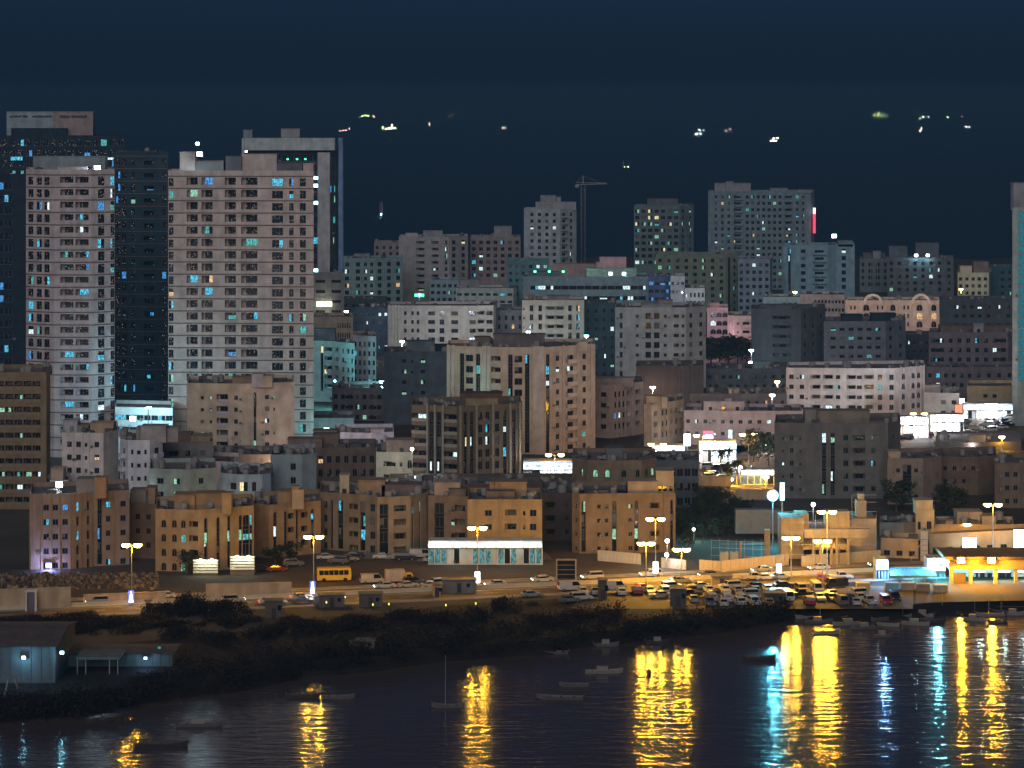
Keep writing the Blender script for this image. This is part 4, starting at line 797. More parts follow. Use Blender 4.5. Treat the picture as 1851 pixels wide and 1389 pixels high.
# ------------------------------------------------------------------ lamps
def lamp_post(label, x, yh, yb, kind='double', power=9000, head=HEAD_S, col=SODIUM, D=None, group=None, arm=1.25, name='street_lamp'):
    D = D or gD(yb); b = Vector((PX(x, D), D, GZ)); h = PZ(yh, D)-GZ
    root = thing(name, label, 'street lamp', b, 0, group)
    m = M(); m.tube((0, 0, .01), (0, 0, .5), .26, .2); m.tube((0, 0, .5), (0, 0, h), .14, .075); m.build('pole', [STEEL], root)
    sides = {'double': (-1, 1), 'single': (1,), 'post': (0,)}[kind]
    for s in sides:
        if s:
            m = M(); m.tube((0, 0, h-.25), (s*arm*.55, 0, h+.02), .05, n=6); m.tube((s*arm*.55, 0, h+.02), (s*arm*1.05, 0, h+.06), .05, n=6); m.build('arm', [STEEL], root)
        o = put('lamp_head', lamp_head_mesh(head), root, (s*arm*1.2, 0, h))
        put('lens', lens_mesh(head), o)
        if head is HEAD_S: put('halo_disc', halo_mesh(), o)
        light('bulb', o, (0, -.1, -.95), col, power/len(sides), .4)
    return root
def lens_mesh(head):
    def mk():
        m = M(); m.loft([[(x*.8*k, y*.42*k, z) for x, y in ((-1, -.7), (-.7, -1), (.7, -1), (1, -.7), (1, .7), (.7, 1), (-.7, 1), (-1, .7))] for z, k in ((-.55, .45), (-.36, .88), (-.05, 1), (.2, .9))], 0)
        return m.mesh('lens', [head])
    return cached(('lens', head.name), mk)
def halo_mesh():
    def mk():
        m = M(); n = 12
        m.loft([[(1.02*k*math.cos(6.2832*i/n), y, -.12+.5*k*math.sin(6.2832*i/n)) for i in range(n)] for y, k in ((.55, 1), (.75, .8), (.9, .4))]); return m.mesh('halo_disc', [HALO])
    return cached('halo', mk)
def lamp_head_mesh(head):
    def mk():
        m = M()
        m.loft([[(x*.85*k, y*.45*k, z) for x, y in ((-1, -.7), (-.7, -1), (.7, -1), (1, -.7), (1, .7), (.7, 1), (-.7, 1), (-1, .7))] for z, k in ((.21, 1), (.34, .85), (.42, .4))], 0)
        return m.mesh('lamp_head', [DARKM])
    return cached(('head', head.name), mk)
HM = 'tall twin lamps along the road'
for x, yh, yb, lb in ((238, 985, 1093, 'leftmost tall twin lamp, before the lattice-strip block'), (567, 970, 1078, 'tall twin lamp by the yellow bus'), (863, 954, 1061, 'tall twin lamp in front of the long white shop fascia'),
                      (1185, 938, 1044, 'tall twin lamp before the brown block with arched slots'), (1495, 925, 1040, 'tall twin lamp in front of the building site'), (1795, 912, 1000, 'tall twin lamp over the low houses at far right')):
    lamp_post(lb, x, yh, yb, power=8600, group=HM, arm=1.0)
SL = 'shorter twin lamps by the car park'
for x, yh, yb, lb in ((1168, 982, 1066, 'shorter twin lamp just left of the fourth tall lamp'), (1232, 993, 1064, 'shorter twin lamp before the white panel fence'), (1430, 972, 1052, 'shorter twin lamp left of the site building columns'), (1487, 978, 1066, 'shorter twin lamp under the tall site lamp')):
    lamp_post(lb, x, yh, yb, power=9500, group=SL, arm=.85)
for x, yh, D, lb, pw in ((1003, 822, 740, 'twin lamp above the blue-edged showroom', 3500), (1188, 803, 762, 'twin lamp at the foot of the ribbed tan block', 4500), (1353, 785, 775, 'twin lamp right of the glowing shop row', 7000), (1270, 787, 772, 'lamp half hidden by the red-capped sign', 4000),
                         (1592, 757, 825, 'twin lamp over the slate-grey block roof', 6000), (1661, 748, 835, 'twin lamp at the corner of the white arched block', 6000), (1845, 694, 870, 'twin lamp at the right picture edge above the market', 8000)):
    lamp_post(lb, x, yh, None, D=D, power=pw, group='street lamps between the blocks', arm=1.4)
for x, yh, D, lb, pw in ((1358, 847, 765, 'single lamp beside the small lit kiosk', 2500), (1748, 948, 640, 'single lamp over the low houses', 2500), (1496, 964, 610, 'single lamp below the tall site lamp', 2500), (1811, 790, 800, 'single lamp in the dark yard below the market', 2500), (1437, 528, 1150, 'yellow lamp above the pale blue low block', 3000),
                         (1737, 523, 1200, 'warm lamp at the corner of the small cream block', 9000)):
    lamp_post(lb, x, yh, None, 'post', D=D, power=pw)
for x, yh, D, lb, pw, cl in ((1285, 856, 742, 'lamp on the golden side street left of the palms', 5000, 0), (1320, 866, 728, 'lamp on the golden side street before the kiosk', 5000, 0), (1384, 862, 722, 'lamp on the golden side street by the slate-grey block', 5000, 0),
                             (713, 558, 1070, 'small white lamp left of the long whitish block', 3500, 1), (727, 617, 960, 'small white lamp below the dark navy block', 3000, 1), (626, 563, 1050, 'small white lamp beside the podium', 2500, 1), (1357, 655, 985, 'lower of two white lamps by the dark tree strip', 3500, 1), (1358, 633, 990, 'upper of two white lamps by the dark tree strip', 2500, 1),
                             (1405, 690, 905, 'warm lamp left of the white arched block', 4500, 2), (1396, 714, 850, 'warm lamp above the low pinkish complex', 3500, 2), (955, 600, 985, 'added white fill lamp at the foot of the tan block', 3000, 1), (1060, 607, 975, 'added teal fill lamp at the foot of the very dark block', 2500, 3), (690, 690, 885, 'small added fill lamp behind the wide dim grey block', 3500, 3), (775, 640, 880, 'small added teal fill lamp behind the blank dark blue block', 2000, 3),
                             (1250, 548, 1150, 'small added fill lamp between the blue-lit and white gabled blocks', 5000, 1), (1560, 560, 1110, 'small added green-white fill lamp behind the arched block', 4000, 3), (590, 775, 785, 'small added teal fill lamp by the flat teal block', 2500, 3), (505, 840, 672, 'small added fill lamp before the dark terrace of roofs', 1500, 3), (392, 895, 640, 'small added red-tinted fill lamp behind the ochre block', 800, 2), (745, 862, 675, 'small added fill lamp at the foot of the cream house', 1200, 1), (1648, 700, 905, 'added warm fill lamp right of the white arched block', 3500, 2), (1180, 700, 870, 'added warm fill lamp before the dark finned block', 3000, 2), (512, 836, 712, 'warm lamp at the foot of the tan mid-rise', 5000, 2)):
    lamp_post(lb, x, yh, None, 'post', D=D, power=pw*2.2, head=(HEAD_S, HEAD_W, HEAD_S, HEAD_C)[cl], col=(SODIUM, (.85, .92, 1), (1, .62, .35), (.35, .9, .95))[cl], group='small lamps in the back streets, many of them added')  # many of these lamps are added to lift the dark gaps between blocks
def flood(label, x, y, D, head, col, power, size=1.2, ring=None):
    b = P(x, y, D); root = thing('floodlight', label, 'floodlight', (b.x, D, GZ)); h = b.z-GZ
    m = M(); m.tube((0, 0, .01), (0, 0, h), .13, .08); m.build('pole', [STEEL], root)
    m = M(); s = size; m.loft([[(.5*s*k*math.cos(.5236*i), yy, h+.5*s*k*math.sin(.5236*i)) for i in range(12)] for yy, k in ((.35, .5), (.1, .9), (-.2, 1))], 1, caps=True)
    m.poly([(.44*s*math.cos(.5236*i), -.21, h+.44*s*math.sin(.5236*i)) for i in range(12)], 0); m.build('lamp_head', [head, DARKM], root)
    if ring:
        m = M(); m.loft([[(size*1.15*k*math.cos(.5236*i), yy, h+size*1.15*k*math.sin(.5236*i)) for i in range(12)] for yy, k in ((.4, 1), (.6, .75), (.75, .3))]); m.build('reflector', [ring], root)
    light('bulb', root, (0, -.9, h), col, power, .45); return root
flood('dazzling cyan floodlight at the building site', 1397, 896, 632, HEAD_C, (.10, .72, 1), 26000, 2.7)
flood('white star-bright floodlight by the side street', 1338, 846, 760, HEAD_W, (.85, .95, 1), 14000, 1.2)
flood('white floodlight on the slate-grey block yard', 1470, 912, 668, HEAD_W, (.8, .9, 1), 2500, 1.1)
flood('upper white floodlight behind the panel fence', 1206, 978, 604, HEAD_W, (.85, .95, 1), 1200, 1.0)
flood('lower white floodlight behind the panel fence', 1205, 1003, 601, HEAD_W, (.85, .95, 1), 1200, 1.0)
flood('teal lamp in the dark trees', 1254, 957, 640, HEAD_C, (.5, 1, .9), 700, .8)
flood('greenish white lamp in the dark yard below the market', 1770, 816, 790, emit('greenish_lamp', (.75, 1, .6), 12), (.75, 1, .6), 2500, 1.2)
flood('white lamp left of the greenish yard lamp', 1757, 805, 800, HEAD_W, (1, .9, .8), 800, .8)
flood('cyan lamp hidden at the foot of the cyan curved block', 605, 690, 905, HEAD_C, (.2, .9, .95), 17000, 1.0)
flood('white lamp at the corner of the white arched block', 1612, 760, 868, HEAD_W, (.7, .9, 1), 22000, 1.4)
flood('peach lamp washing the arched block', 1615, 612, 1075, HEAD_S, (1, .62, .42), 42000, 1.2)
flood('pale lamp washing the bright end of the long whitish block', 880, 655, 1015, HEAD_W, (.9, 1, .85), 16000, 1.2)
flood('hot pink lamp under the neon block', 1292, 622, 1080, HEAD_W, (1, .5, .6), 9000, 1.0)
flood('lilac lamp below the white ornate house', 640, 820, 730, HEAD_B, (.75, .75, 1), 6000, .9)
flood('yellow-white lamp by the cream house', 745, 812, 684, HEAD_W, (1, .95, .7), 2200, .9)
flood('white lamp in front of the white narrow block', 255, 893, 655, HEAD_W, (.75, .8, 1), 3000, .9)
flood('pinkish lamp before the low pinkish complex', 1385, 806, 795, HEAD_S, (1, .75, .7), 5000, .9)
flood('teal lamp at the foot of the small low block by the high-rise', 835, 722, 790, HEAD_C, (.3, .9, .85), 2000, 1.3)
gl = flood('twin green lamps on the roofs beside the pinkish gabled block', 758, 534, 1290, HEAD_G, (.1, 1, .55), 6000, 2.0)
m = M(); h = P(758, 534, 1290).z-GZ; m.box(-2.2, -.7, -.4, -.25, h-.7, h+.7); m.box(.7, 2.2, -.4, -.25, h-.7, h+.7); m.build('lamp_glass', [HEAD_G], gl)
# light boxes at the feet of the road lamps
PANEL_W = emit('light_box_white', (.9, .96, 1), 5); PANEL_B = emit('light_box_blue', (.14, .2, 1), 1.6)
def light_box(label, x, y0, y1, D, tri):
    b = P(x, y1, D); root = thing('light_box', label, 'sign', (b.x, D, GZ), 0, 'advertising light boxes along the road'); z0, z1 = b.z-GZ, PZ(y0, D)-GZ; hw = .55
    m = M(); m.box(-.08, .08, -.08, .08, .01, z0+.1); m.build('post', [STEEL], root)
    m = M(); m.box(-hw, hw, -.12, .12, z0, z1); m.build('case', [PANEL_B if tri else PANEL_W], root)
    m = M(); t = .15 if tri else .95
    m.poly([(-hw*.85, -.14, z0+.1), (hw*.85, -.14, z0+.1), (hw*t, -.14, z1-.08), (-hw*t, -.14, z1-.08)]); m.build('panel', [PANEL_W], root)
    light('sign_glow', root, (0, -1.2, (z0+z1)/2), (.7, .75, 1), 90, .3)
for x, y0, y1, yb, tri, lb in ((237, 1068, 1090, 1096, 1, 'blue and white light box at the foot of the leftmost road lamp'), (565, 1051, 1074, 1081, 1, 'blue and white light box below the lamp by the bus'), (863, 1034, 1054, 1064, 0, 'white light box below the lamp before the long shop fascia'),
                               (1185, 1016, 1036, 1047, 0, 'white light box below the fourth tall lamp'), (1408, 1020, 1035, 1050, 0, 'white light box before the orange site hoarding')):
    light_box(lb, x, y0, y1, gD(yb), tri)

# ------------------------------------------------------------------ road-side walls, fences, billboard
def run_wall(name, label, x0, y0, x1, y1, h, mt, th=.25, cat='wall', panel=0, group=None):
    a, b = G(x0, y0), G(x1, y1); d = b-a; Ln = d.length; rz = math.atan2(d.y, d.x); root = thing(name, label, cat, a, rz, group)
    n = max(1, round(Ln/panel)) if panel else 1
    me = None
    for k in range(n):
        if me is None:
            m = M(); L_ = Ln/n
            m.box(.03 if panel else 0, L_-(.03 if panel else 0), 0, th, .02, h)
            if not panel: m.box(-.04, L_+.04, -.05, th+.05, h, h+.12)
            me = m.mesh('panel', [mt])
        put('panel', me, root, (Ln*k/n, rng.uniform(-.03, .03) if panel else 0, 0))
    if panel:
        mp = M(); mp.box(-.05, .05, th+.02, th+.14, .0, h-.1); pe = mp.mesh('post', [STEEL])
        for k in range(0, n+1): put('post', pe, root, (Ln*k/n, 0, 0))
    return root
WALLO = mat('rendered_boundary_wall', (.42, .31, .19), .9, .14, .4, streak=.2); HOARD = mat('hoarding_panel', (.52, .40, .25), .75, .1, .6, streak=.15); WPAN = mat('white_panel', (.5, .46, .42), .75, .1, .6, streak=.2)
run_wall('boundary_wall', 'tan boundary wall at the far left beside the road', -30, 1105, 128, 1100, 4.2, WALLO)
run_wall('boundary_wall', 'tan boundary wall right of the gateway by the leftmost lamp', 151, 1094, 300, 1088, 2.0, WALLO)
run_wall('boundary_wall', 'tan boundary wall behind the parked road cars', 372, 1083, 527, 1080, 3.0, WALLO)
run_wall('hoarding_fence', 'white panel fence before the brown block with arched slots', 1080, 1014, 1158, 1021, 2.4, WPAN, .08, 'fence', 1.0)
run_wall('hoarding_fence', 'white panel fence under the twin white floodlights', 1195, 1026, 1240, 1031, 2.2, WPAN, .08, 'fence', 1.0)
run_wall('hoarding_fence', 'orange-lit hoarding wing angled back at the site corner', 1264, 1031, 1304, 1034, 2.3, HOARD, .08, 'fence', 1.1)
run_wall('hoarding_fence', 'long orange-lit hoarding in front of the scaffolded site', 1304, 1035, 1426, 1022, 2.5, HOARD, .08, 'fence', 1.2)
run_wall('hoarding_fence', 'orange-lit hoarding right of the site gate', 1449, 1026, 1497, 1022, 2.5, HOARD, .08, 'fence', 1.2)
run_wall('hoarding_fence', 'right end of the orange-lit hoarding', 1500, 1022, 1592, 1015, 2.5, HOARD, .08, 'fence', 1.2)
gw = G(46, 1105); g = thing('gateway', 'pale gateway frame in the tan wall at far left', 'gateway', gw)
for x in (0, 1.9): m = M(); m.box(x, x+.35, -.3, .3, .01, 3.9); m.build('post', [WPAN], g)
m = M(); m.box(-.1, 2.35, -.35, .35, 3.9, 4.3); m.build('lintel', [WPAN], g); m = M(); m.box(.36, 1.89, 0, .1, .02, 3.5); m.build('door', [wall((.12, .11, .13))], g)
bq = G(1005, 1062); bb = thing('billboard', 'empty billboard frame of dark slats beside the road', 'billboard', bq)
for x in (0, 4.0): m = M(); m.box(x, x+.3, -.15, .15, .01, 5.7); m.build('post', [WALLO], bb)
m = M(); m.box(.02, 4.28, -.2, .2, 5.7, 5.95); m.build('top_rail', [WALLO], bb)
for k in range(5): m = M(); m.box(.31, 3.99, -.02, .08, .8+k*.98, 1.66+k*.98); m.build('slat', [wall((.018, .015, .014))], bb); m = M(); m.box(.31, 3.99, -.12, .1, 1.68+k*.98, 1.76+k*.98); m.build('rail', [WALLO], bb)

# ------------------------------------------------------------------ the building site and low houses on the right
cs = thing('construction_building', 'unfinished concrete building with columns and scaffolding behind the hoarding', 'building', P(1412, 1020, 612)); cs.location.z = GZ
cl = cs.location; CONC2 = mat('raw_concrete', (.36, .29, .21), .9, .2, .3, streak=.2)
def cbox(name, x0, x1, y0, y1, D, dp, mt=CONC2, off=0):
    a = P(x0, y1, D+off)-cl; b = P(x1, y0, D+off)-cl; m = M(); m.box(a.x, b.x, a.y, a.y+dp, max(a.z, .01), b.z); return m.build(name, [mt], cs)
cbox('parapet_beam', 1454, 1572, 957, 973, 606, 1.2); cbox('upper_wall', 1492, 1536, 925, 957, 612, 4); cbox('upper_wall', 1440, 1462, 930, 957, 620, 6); cbox('core_wall', 1412, 1452, 937, 1020, 615, 8)
cbox('upper_wall', 1536, 1584, 938, 1022, 614, 10); cbox('floor_slab', 1452, 1536, 990, 994, 608, 12); cbox('back_wall', 1452, 1536, 960, 1022, 622, 1, wall((.12, .1, .08)))
for x in (1468, 1481, 1501, 1511, 1531): cbox('column', x, x+4.5, 973, 1022, 606.5, .6)
cbox('stair_tower', 1548, 1566, 905, 938, 616, 3)
cbox('tower_neck', 1552, 1562, 893, 905, 617, 2)
for i in range(9):
    x = 1408+i*22
    for y0, y1 in ((896 if i in (6, 7) else 930, 1022),):
        a = P(x, y1, 604.6)-cl; b = P(x, y0, 604.6)-cl; m = M(); m.tube((a.x, a.y, .01), (b.x, b.y, b.z), .04, n=5); m.build('scaffold_pole', [STEEL], cs)
for y in (895, 908, 925, 945, 962, 985, 1003):
    x0, x1 = (1540, 1584) if y < 925 else (1408, 1584)
    a = P(x0, y, 604.5)-cl; b = P(x1, y, 604.5)-cl; m = M(); m.tube(a, b, .04, n=5); m.build('scaffold_ledger', [STEEL], cs)
sw = thing('construction_building', 'dark half-built wall with open scaffold left of the concrete building', 'building', P(1330, 1015, 622)); sw.location.z = GZ; cl2 = sw.location
for nm, x0, x1, y0, y1, D, dp, c in (('wall', 1330, 1412, 922, 965, 640, 3, (.2, .17, .15)), ('wall', 1305, 1392, 985, 1025, 632, 2, (.12, .1, .095)), ('column', 1382, 1392, 958, 1020, 618, 1, (.26, .2, .14)), ('column', 1337, 1341, 980, 1015, 614, .5, (.3, .22, .13))):
    a = P(x0, y1, D)-cl2; b = P(x1, y0, D)-cl2; m = M(); m.box(a.x, b.x, a.y, a.y+dp, max(a.z, .01), b.z); m.build(nm, [wall(c)], sw)
for i in range(7):
    a = P(1286+i*15, 1030, 612)-cl2; b = P(1286+i*15, 975, 612)-cl2; m = M(); m.tube((a.x, a.y, .01), (b.x, b.y, b.z), .04, n=5); m.build('scaffold_pole', [STEEL], sw)
for y in (977, 990, 1004): m = M(); m.tube(P(1284, y, 611.9)-cl2, P(1388, y+4, 611.9)-cl2, .04, n=5); m.build('scaffold_ledger', [STEEL], sw)
for x in (1309, 1327):
    q = P(x, 1020, 606); o = thing('water_tank', 'square white site tank, %s of two behind the hoarding' % ('left' if x < 1320 else 'right'), 'tank', (q.x, 606, GZ)); z = 1.2
    m = M(); m.box(-.9, .9, -.7, .7, z, z+1.9); m.build('tank_body', [TANK], o)
    for sx in (-.7, .7):
        for sy in (-.5, .5): m = M(); m.box(sx-.06, sx+.06, sy-.06, sy+.06, .01, z); m.build('leg', [STEEL], o)
    m = M(); m.tube((0, 0, z+1.9), (0, 0, z+2.0), .3, n=10); m.build('lid', [TANK_D], o)
LH = 'low houses beyond the site'
B('low_house', 'small tower house with a sloped cap among the low houses', 630, 922, [(1655, 0), (1689, 0)], (.42, .32, .2), ['w.7x1.8@.2 w1.1x1.9@.72'], 4.2, 985, lit=0, clutter=0, depth=6, group=LH, roof=[(1655, 1686, 906, .4, (.45, .36, .24), '', 4)])
B('low_house', 'low plain house with a panel wall left of the tower house', 645, 945, [(1590, 0), (1634, 0), (1658, 1)], (.22, .18, .15), ['w1.0x1.2@.6', 'w.9x1@.5'], 3.6, 1000, lit=0, clutter=4, depth=10, group=LH)
B('low_house', 'long low house with parapets right of the tower house', 640, 948, [(1690, 0), (1760, 0), (1832, 0)], (.40, .30, .19), ['w1.3x1.4*3', 'w1.3x1.4*3'], 3.6, 1000, lit=.2, pal='wo', clutter=8, depth=12, group=LH, roof=[(1730, 1775, 927, 5, (.4, .3, .2)), (1775, 1800, 935, 3, tan), (1700, 1722, 944, 2, (.42, .33, .22))])
B('low_house', 'low orange-lit house in front of the tower house', 615, 975, [(1592, 2), (1660, 0)], (.44, .31, .18), ['w1.4x1.2*3'], 3.6, 1015, lit=0, clutter=2, depth=8, group=LH)
rb = B('low_house', 'house with a long roof beam and white-lit doorway near the right edge', 622, 966, [(1680, 0), (1851, 6), (1900, 8)], (.36, .26, .16), ['w1.6x2.2*7', ''], 4.6, 1015, lit=.25, pal='ww', clutter=0, depth=9, group=LH, top=1.6)
for x, y, s in ((1752, 982, 3.4), (1790, 997, 2.4), (1843, 966, 3.0), (1845, 985, 3.6)):
    q = P(x, y, 620)-rb.location; m = M(); m.box(q.x-s*.45, q.x+s*.45, q.y-.5, q.y-.35, q.z-s*.35, q.z+s*.35); m.build('lit_sign', [SIGN_W], rb)
pl = thing('sign_tower', 'upright striped sign panel braced by struts among the low houses', 'sign', P(1672, 1005, 612)); pl.location.z = GZ
a = P(1664, 1003, 612)-pl.location; b = P(1677, 960, 612)-pl.location
m = M(); m.box(a.x, b.x, -.2, .2, .01, b.z); m.build('panel', [WPAN], pl)
for k in range(4): z = 1+k*1.25; m = M(); m.box(a.x+.1, b.x-.1, -.26, -.2, z, z+.12); m.build('stripe', [wall((.25, .17, .1))], pl)
for s in (-3.2, 4.5): m = M(); m.tube((0, 0, b.z*.8), (s, 0, .05), .07, n=6); m.build('strut', [STEEL], pl)
# the kiosk on the side street
kq = shop('kiosk', 'small pale kiosk with dark windows on the lit side street', 1340, 1399, 852, 875, 730, 900, (1, .8, .5), 5, 4, .8, body=(.5, .52, .42), cat='kiosk')
run_wall('boundary_wall', 'orange wall along the side street by the kiosk', 1262, 878, 1322, 880, 2.6, WALLO)
run_wall('boundary_wall', 'orange wall above the dark trees by the cyan floodlight', 1330, 905, 1400, 903, 2.6, WALLO)
# market hall and stalls at the waterfront
mh = thing('market_hall', 'open market hall with yellow floodlit fascia and white stalls at lower right', 'building', P(1717, 1058, 583)); mh.location.z = GZ
def mbox(name, x0, x1, y0, y1, D, dp, mt):
    a = P(x0, y1, D)-mh.location; b = P(x1, y0, D)-mh.location; m = M(); m.box(a.x, b.x, a.y, a.y+dp, max(a.z, .01), b.z); return m.build(name, [mt], mh)
YEL = wall((.5, .37, .16)); mbox('fascia', 1716, 1900, 1013, 1030, 583, 10, YEL); mbox('roof', 1708, 1905, 1007, 1012.5, 582, 12, wall((.16, .11, .07)))
mbox('back_wall', 1716, 1900, 1030, 1058, 592, .6, wall((.5, .52, .5)))
for x in (1717, 1752, 1797, 1834, 1880): mbox('column', x, x+6, 1030.5, 1059, 583.3, .8, YEL)
mbox('shutter', 1724, 1746, 1036, 1058, 584, .4, wall((.2, .13, .06)))
for x in (1772, 1785, 1809, 1819): mbox('stall_window', x, x+8, 1036, 1046, 591.5, .3, GLASS)
for x in (1764, 1805): mbox('door', x, x+4, 1036, 1058, 591.4, .3, GLASS)
for x in (1770, 1815, 1850):
    q = P(x, 1034, 587)-mh.location; m = M(); m.box(q.x-1.2, q.x+1.2, q.y-.1, q.y+.1, q.z, q.z+.15); o = m.build('tube_lamp', [HEAD_W], mh); light('bulb', o, (q.x, q.y-.5, q.z-.4), (.6, 1, 1), 800, .3)
for x in (1737, 1792):
    q = P(x, 1013, 581)-mh.location; m = M(); m.box(q.x-.75, q.x+.75, q.y-.2, q.y, q.z-.55, q.z+.55, 0); m.box(q.x-.85, q.x+.85, q.y, q.y+.25, q.z-.65, q.z+.65, 1); m.box(q.x-.06, q.x+.06, q.y+.2, q.y+1.5, q.z-.3, q.z-.2, 1)
    o = m.build('floodlight', [HEAD_S, DARKM], mh); light('bulb', o, (q.x, q.y-.9, q.z), SODIUM, 9000, .45)
st = shop('kiosk', 'kiosk with a bright white sign and blue awning left of the market hall', 1584, 1606, 1015, 1062, 588, 9000, (.2, .5, 1), 4, 5, 1.6, body=(.3, .4, .45), cat='kiosk')
st2 = shop('kiosk', 'long dark-roofed stall under a bright white board', 1676, 1708, 1012, 1062, 590, 11000, (.12, .75, .95), 4, 5, 2.2, body=(.3, .3, .28), cat='kiosk')
cn = thing('market_canopy', 'blue-green stretched awning with lit stalls beneath', 'canopy', P(1655, 1062, 586)); cn.location.z = GZ
a = P(1610, 1045, 586)-cn.location; b = P(1692, 1036, 586)-cn.location
m = M()
for k in range(8):
    x0 = a.x+(b.x-a.x)*k/8; x1 = a.x+(b.x-a.x)*(k+1)/8; m.quad((x0, -.5, b.z-.5), (x1, -.5, b.z-.5), (x1, 4, b.z+.5), (x0, 4, b.z+.5)); m.quad((x0, -.5, b.z-.62-.2*(k % 2)), (x1, -.5, b.z-.62-.2*(k % 2)), (x1, -.5, b.z-.5), (x0, -.5, b.z-.5))
m.build('awning', [wall((.12, .27, .30))], cn)
for k in range(5): x = a.x+(b.x-a.x)*k/4; m = M(); m.tube((x, -.3, .01), (x, -.3, b.z-.45), .06, n=6); m.build('post', [STEEL], cn)
for k in range(4): x = a.x+(b.x-a.x)*(k+.5)/4; m = M(); m.box(x-.9, x+.9, 3, 3.1, .9, 2.4); m.build('lit_stall', [LIT['cbbw'[k]]], cn)
light('bulb', cn, (0, 1.5, b.z-.8), (.3, .85, 1), 1600, .3)
for i, (x, y, c) in enumerate(((1612, 1066, (.2, .35, .42)), (1640, 1066, (.35, .27, .18)), (1668, 1068, (.3, .2, .12)), (1700, 1070, (.42, .33, .22)), (1560, 1066, (.5, .38, .12)))):
    q = G(x, y); o = thing('shipping_crate', ('blue-grey', 'tan', 'rust brown', 'large tan', 'yellow')[i]+' box container standing by the market stalls', 'container', q)
    m = M(); m.box(-1.4, 1.4, -1, 1, .02, 1.5); m.build('body', [wall(c)], o)
    for k in range(7): m = M(); m.box(-1.35+k*.42, -1.25+k*.42, -1.06, -1, .1, 1.42); m.build('rib', [wall(c)], o)
# ------------------------------------------------------------------ boat sheds on the left bank
def shed(label, x0, x1, yw, yb, D, rise, col, dp=22, ribs=9):
    a = P(x0, yb, D); b = P(x1, yw, D); root = thing('boat_shed', label, 'shed', (a.x, D, GZ-.8)); Wd = b.x-a.x; zt = b.z-GZ+.8
    m = M(); m.box(0, Wd, 0, dp, 0, zt); m.build('wall', [wall(col)], root)
    m = M(); m.poly([(-.5, -.6, zt), (Wd+.5, -.6, zt), (Wd+.5, dp/2, zt+rise), (-.5, dp/2, zt+rise)]); m.poly([(-.5, dp/2, zt+rise), (Wd+.5, dp/2, zt+rise), (Wd+.5, dp+.6, zt), (-.5, dp+.6, zt)])
    m.poly([(Wd, 0, zt), (Wd, dp, zt), (Wd, dp/2, zt+rise)]); m.build('roof', [wall((.10, .085, .08))], root)
    me = M(); me.box(-.09, .09, -.12, 0, 0, zt-.02); rm = me.mesh('wall_rib', [wall(col)])
    for k in range(ribs): put('wall_rib', rm, root, (Wd*(k+.5)/ribs, 0, 0))
    return root
s1 = shed('tall corrugated boat shed with cyan wall lamps at the left edge', -60, 100, 1168, 1246, 486, 1.6, (.085, .105, .12))
for x, y in ((43, 1189), (112, 1180)): lamp_part(s1, 'wall_lamp', x, y, 485, .7, HEAD_C, 380, (.25, .75, 1), rad=.2)
s2 = shed('long low shed with a teal wall and a flat canopy on the left bank', 101, 312, 1181, 1205, 500, .25, (.07, .115, .115), 8, 14)
lamp_part(s2, 'wall_lamp', 263, 1190, 498.6, .6, HEAD_B, 260, (.35, .55, 1), rad=.2); lamp_part(s2, 'wall_lamp', 288, 1171, 498.6, .55, LIT['t'])
m = M(); a = P(137, 1193, 493)-s2.location; b = P(216, 1188, 493)-s2.location; m.box(a.x, b.x, a.y, a.y+6.9, a.z, b.z); m.build('canopy', [wall((.10, .14, .14))], s2)
for x in (140, 155, 198, 213): q = P(x, 1193, 493.3)-s2.location; m = M(); m.tube((q.x, q.y, 0), (q.x, q.y, q.z), .12, n=6); m.build('post', [STEEL], s2)
bc = thing('boat_hoist', 'small blue-lit boat hoist frame on the left bank', 'hoist', P(22, 1245, 473)); bc.location.z = 1.2
for x in (-1.4, 1.4):
    for y in (-1, 1): m = M(); m.tube((x*1.2, y*1.2, 0), (x*.4, y*.5, 4.4), .09, n=6); m.build('leg', [STEEL], bc)
m = M(); m.tube((-.7, 0, 4.4), (1.6, -.6, 5.2), .1, n=6); m.build('jib', [STEEL], bc); m = M(); m.box(-2.2, 2.2, -1.5, 1.5, .02, .35); m.build('base', [CONC], bc)
flood('blue lamp by the boat hoist at the left edge', -8, 1192, 478, HEAD_C, (.2, .6, 1), 700, .8)

# ------------------------------------------------------------------ vehicles
CARPAINT = {n: mat('car_paint_'+n, c, .3, .05, .5, spec=.5) for n, c in dict(white=(.42, .41, .38), silver=(.24, .24, .24), black=(.02, .02, .022), red=(.25, .03, .025), sand=(.42, .36, .26), grey=(.12, .12, .13)).items()}
TYRE = mat('tyre_rubber', (.015, .015, .015), .9, .1); RIM = mat('wheel_rim', (.3, .3, .3), .4, .1, metal=.8)
CGL = glass_mat('car_glass', (.01, .012, .015)); HL_ON = emit('headlight_on', (1, .97, .9), 14); TL_ON = emit('taillight_on', (1, .05, .03), 5); HL_OFF = mat('headlight_lens', (.5, .5, .5), .2, .05); TL_OFF = mat('taillight_lens', (.25, .02, .02), .3, .05); YEL_P = mat('yellow_bus_paint', (.6, .38, .04), .4, .08)
def prof(pts, y0, y1, inset=0): return [[(x, y0+inset, z) for x, z in pts], [(x, y1-inset, z) for x, z in pts]]
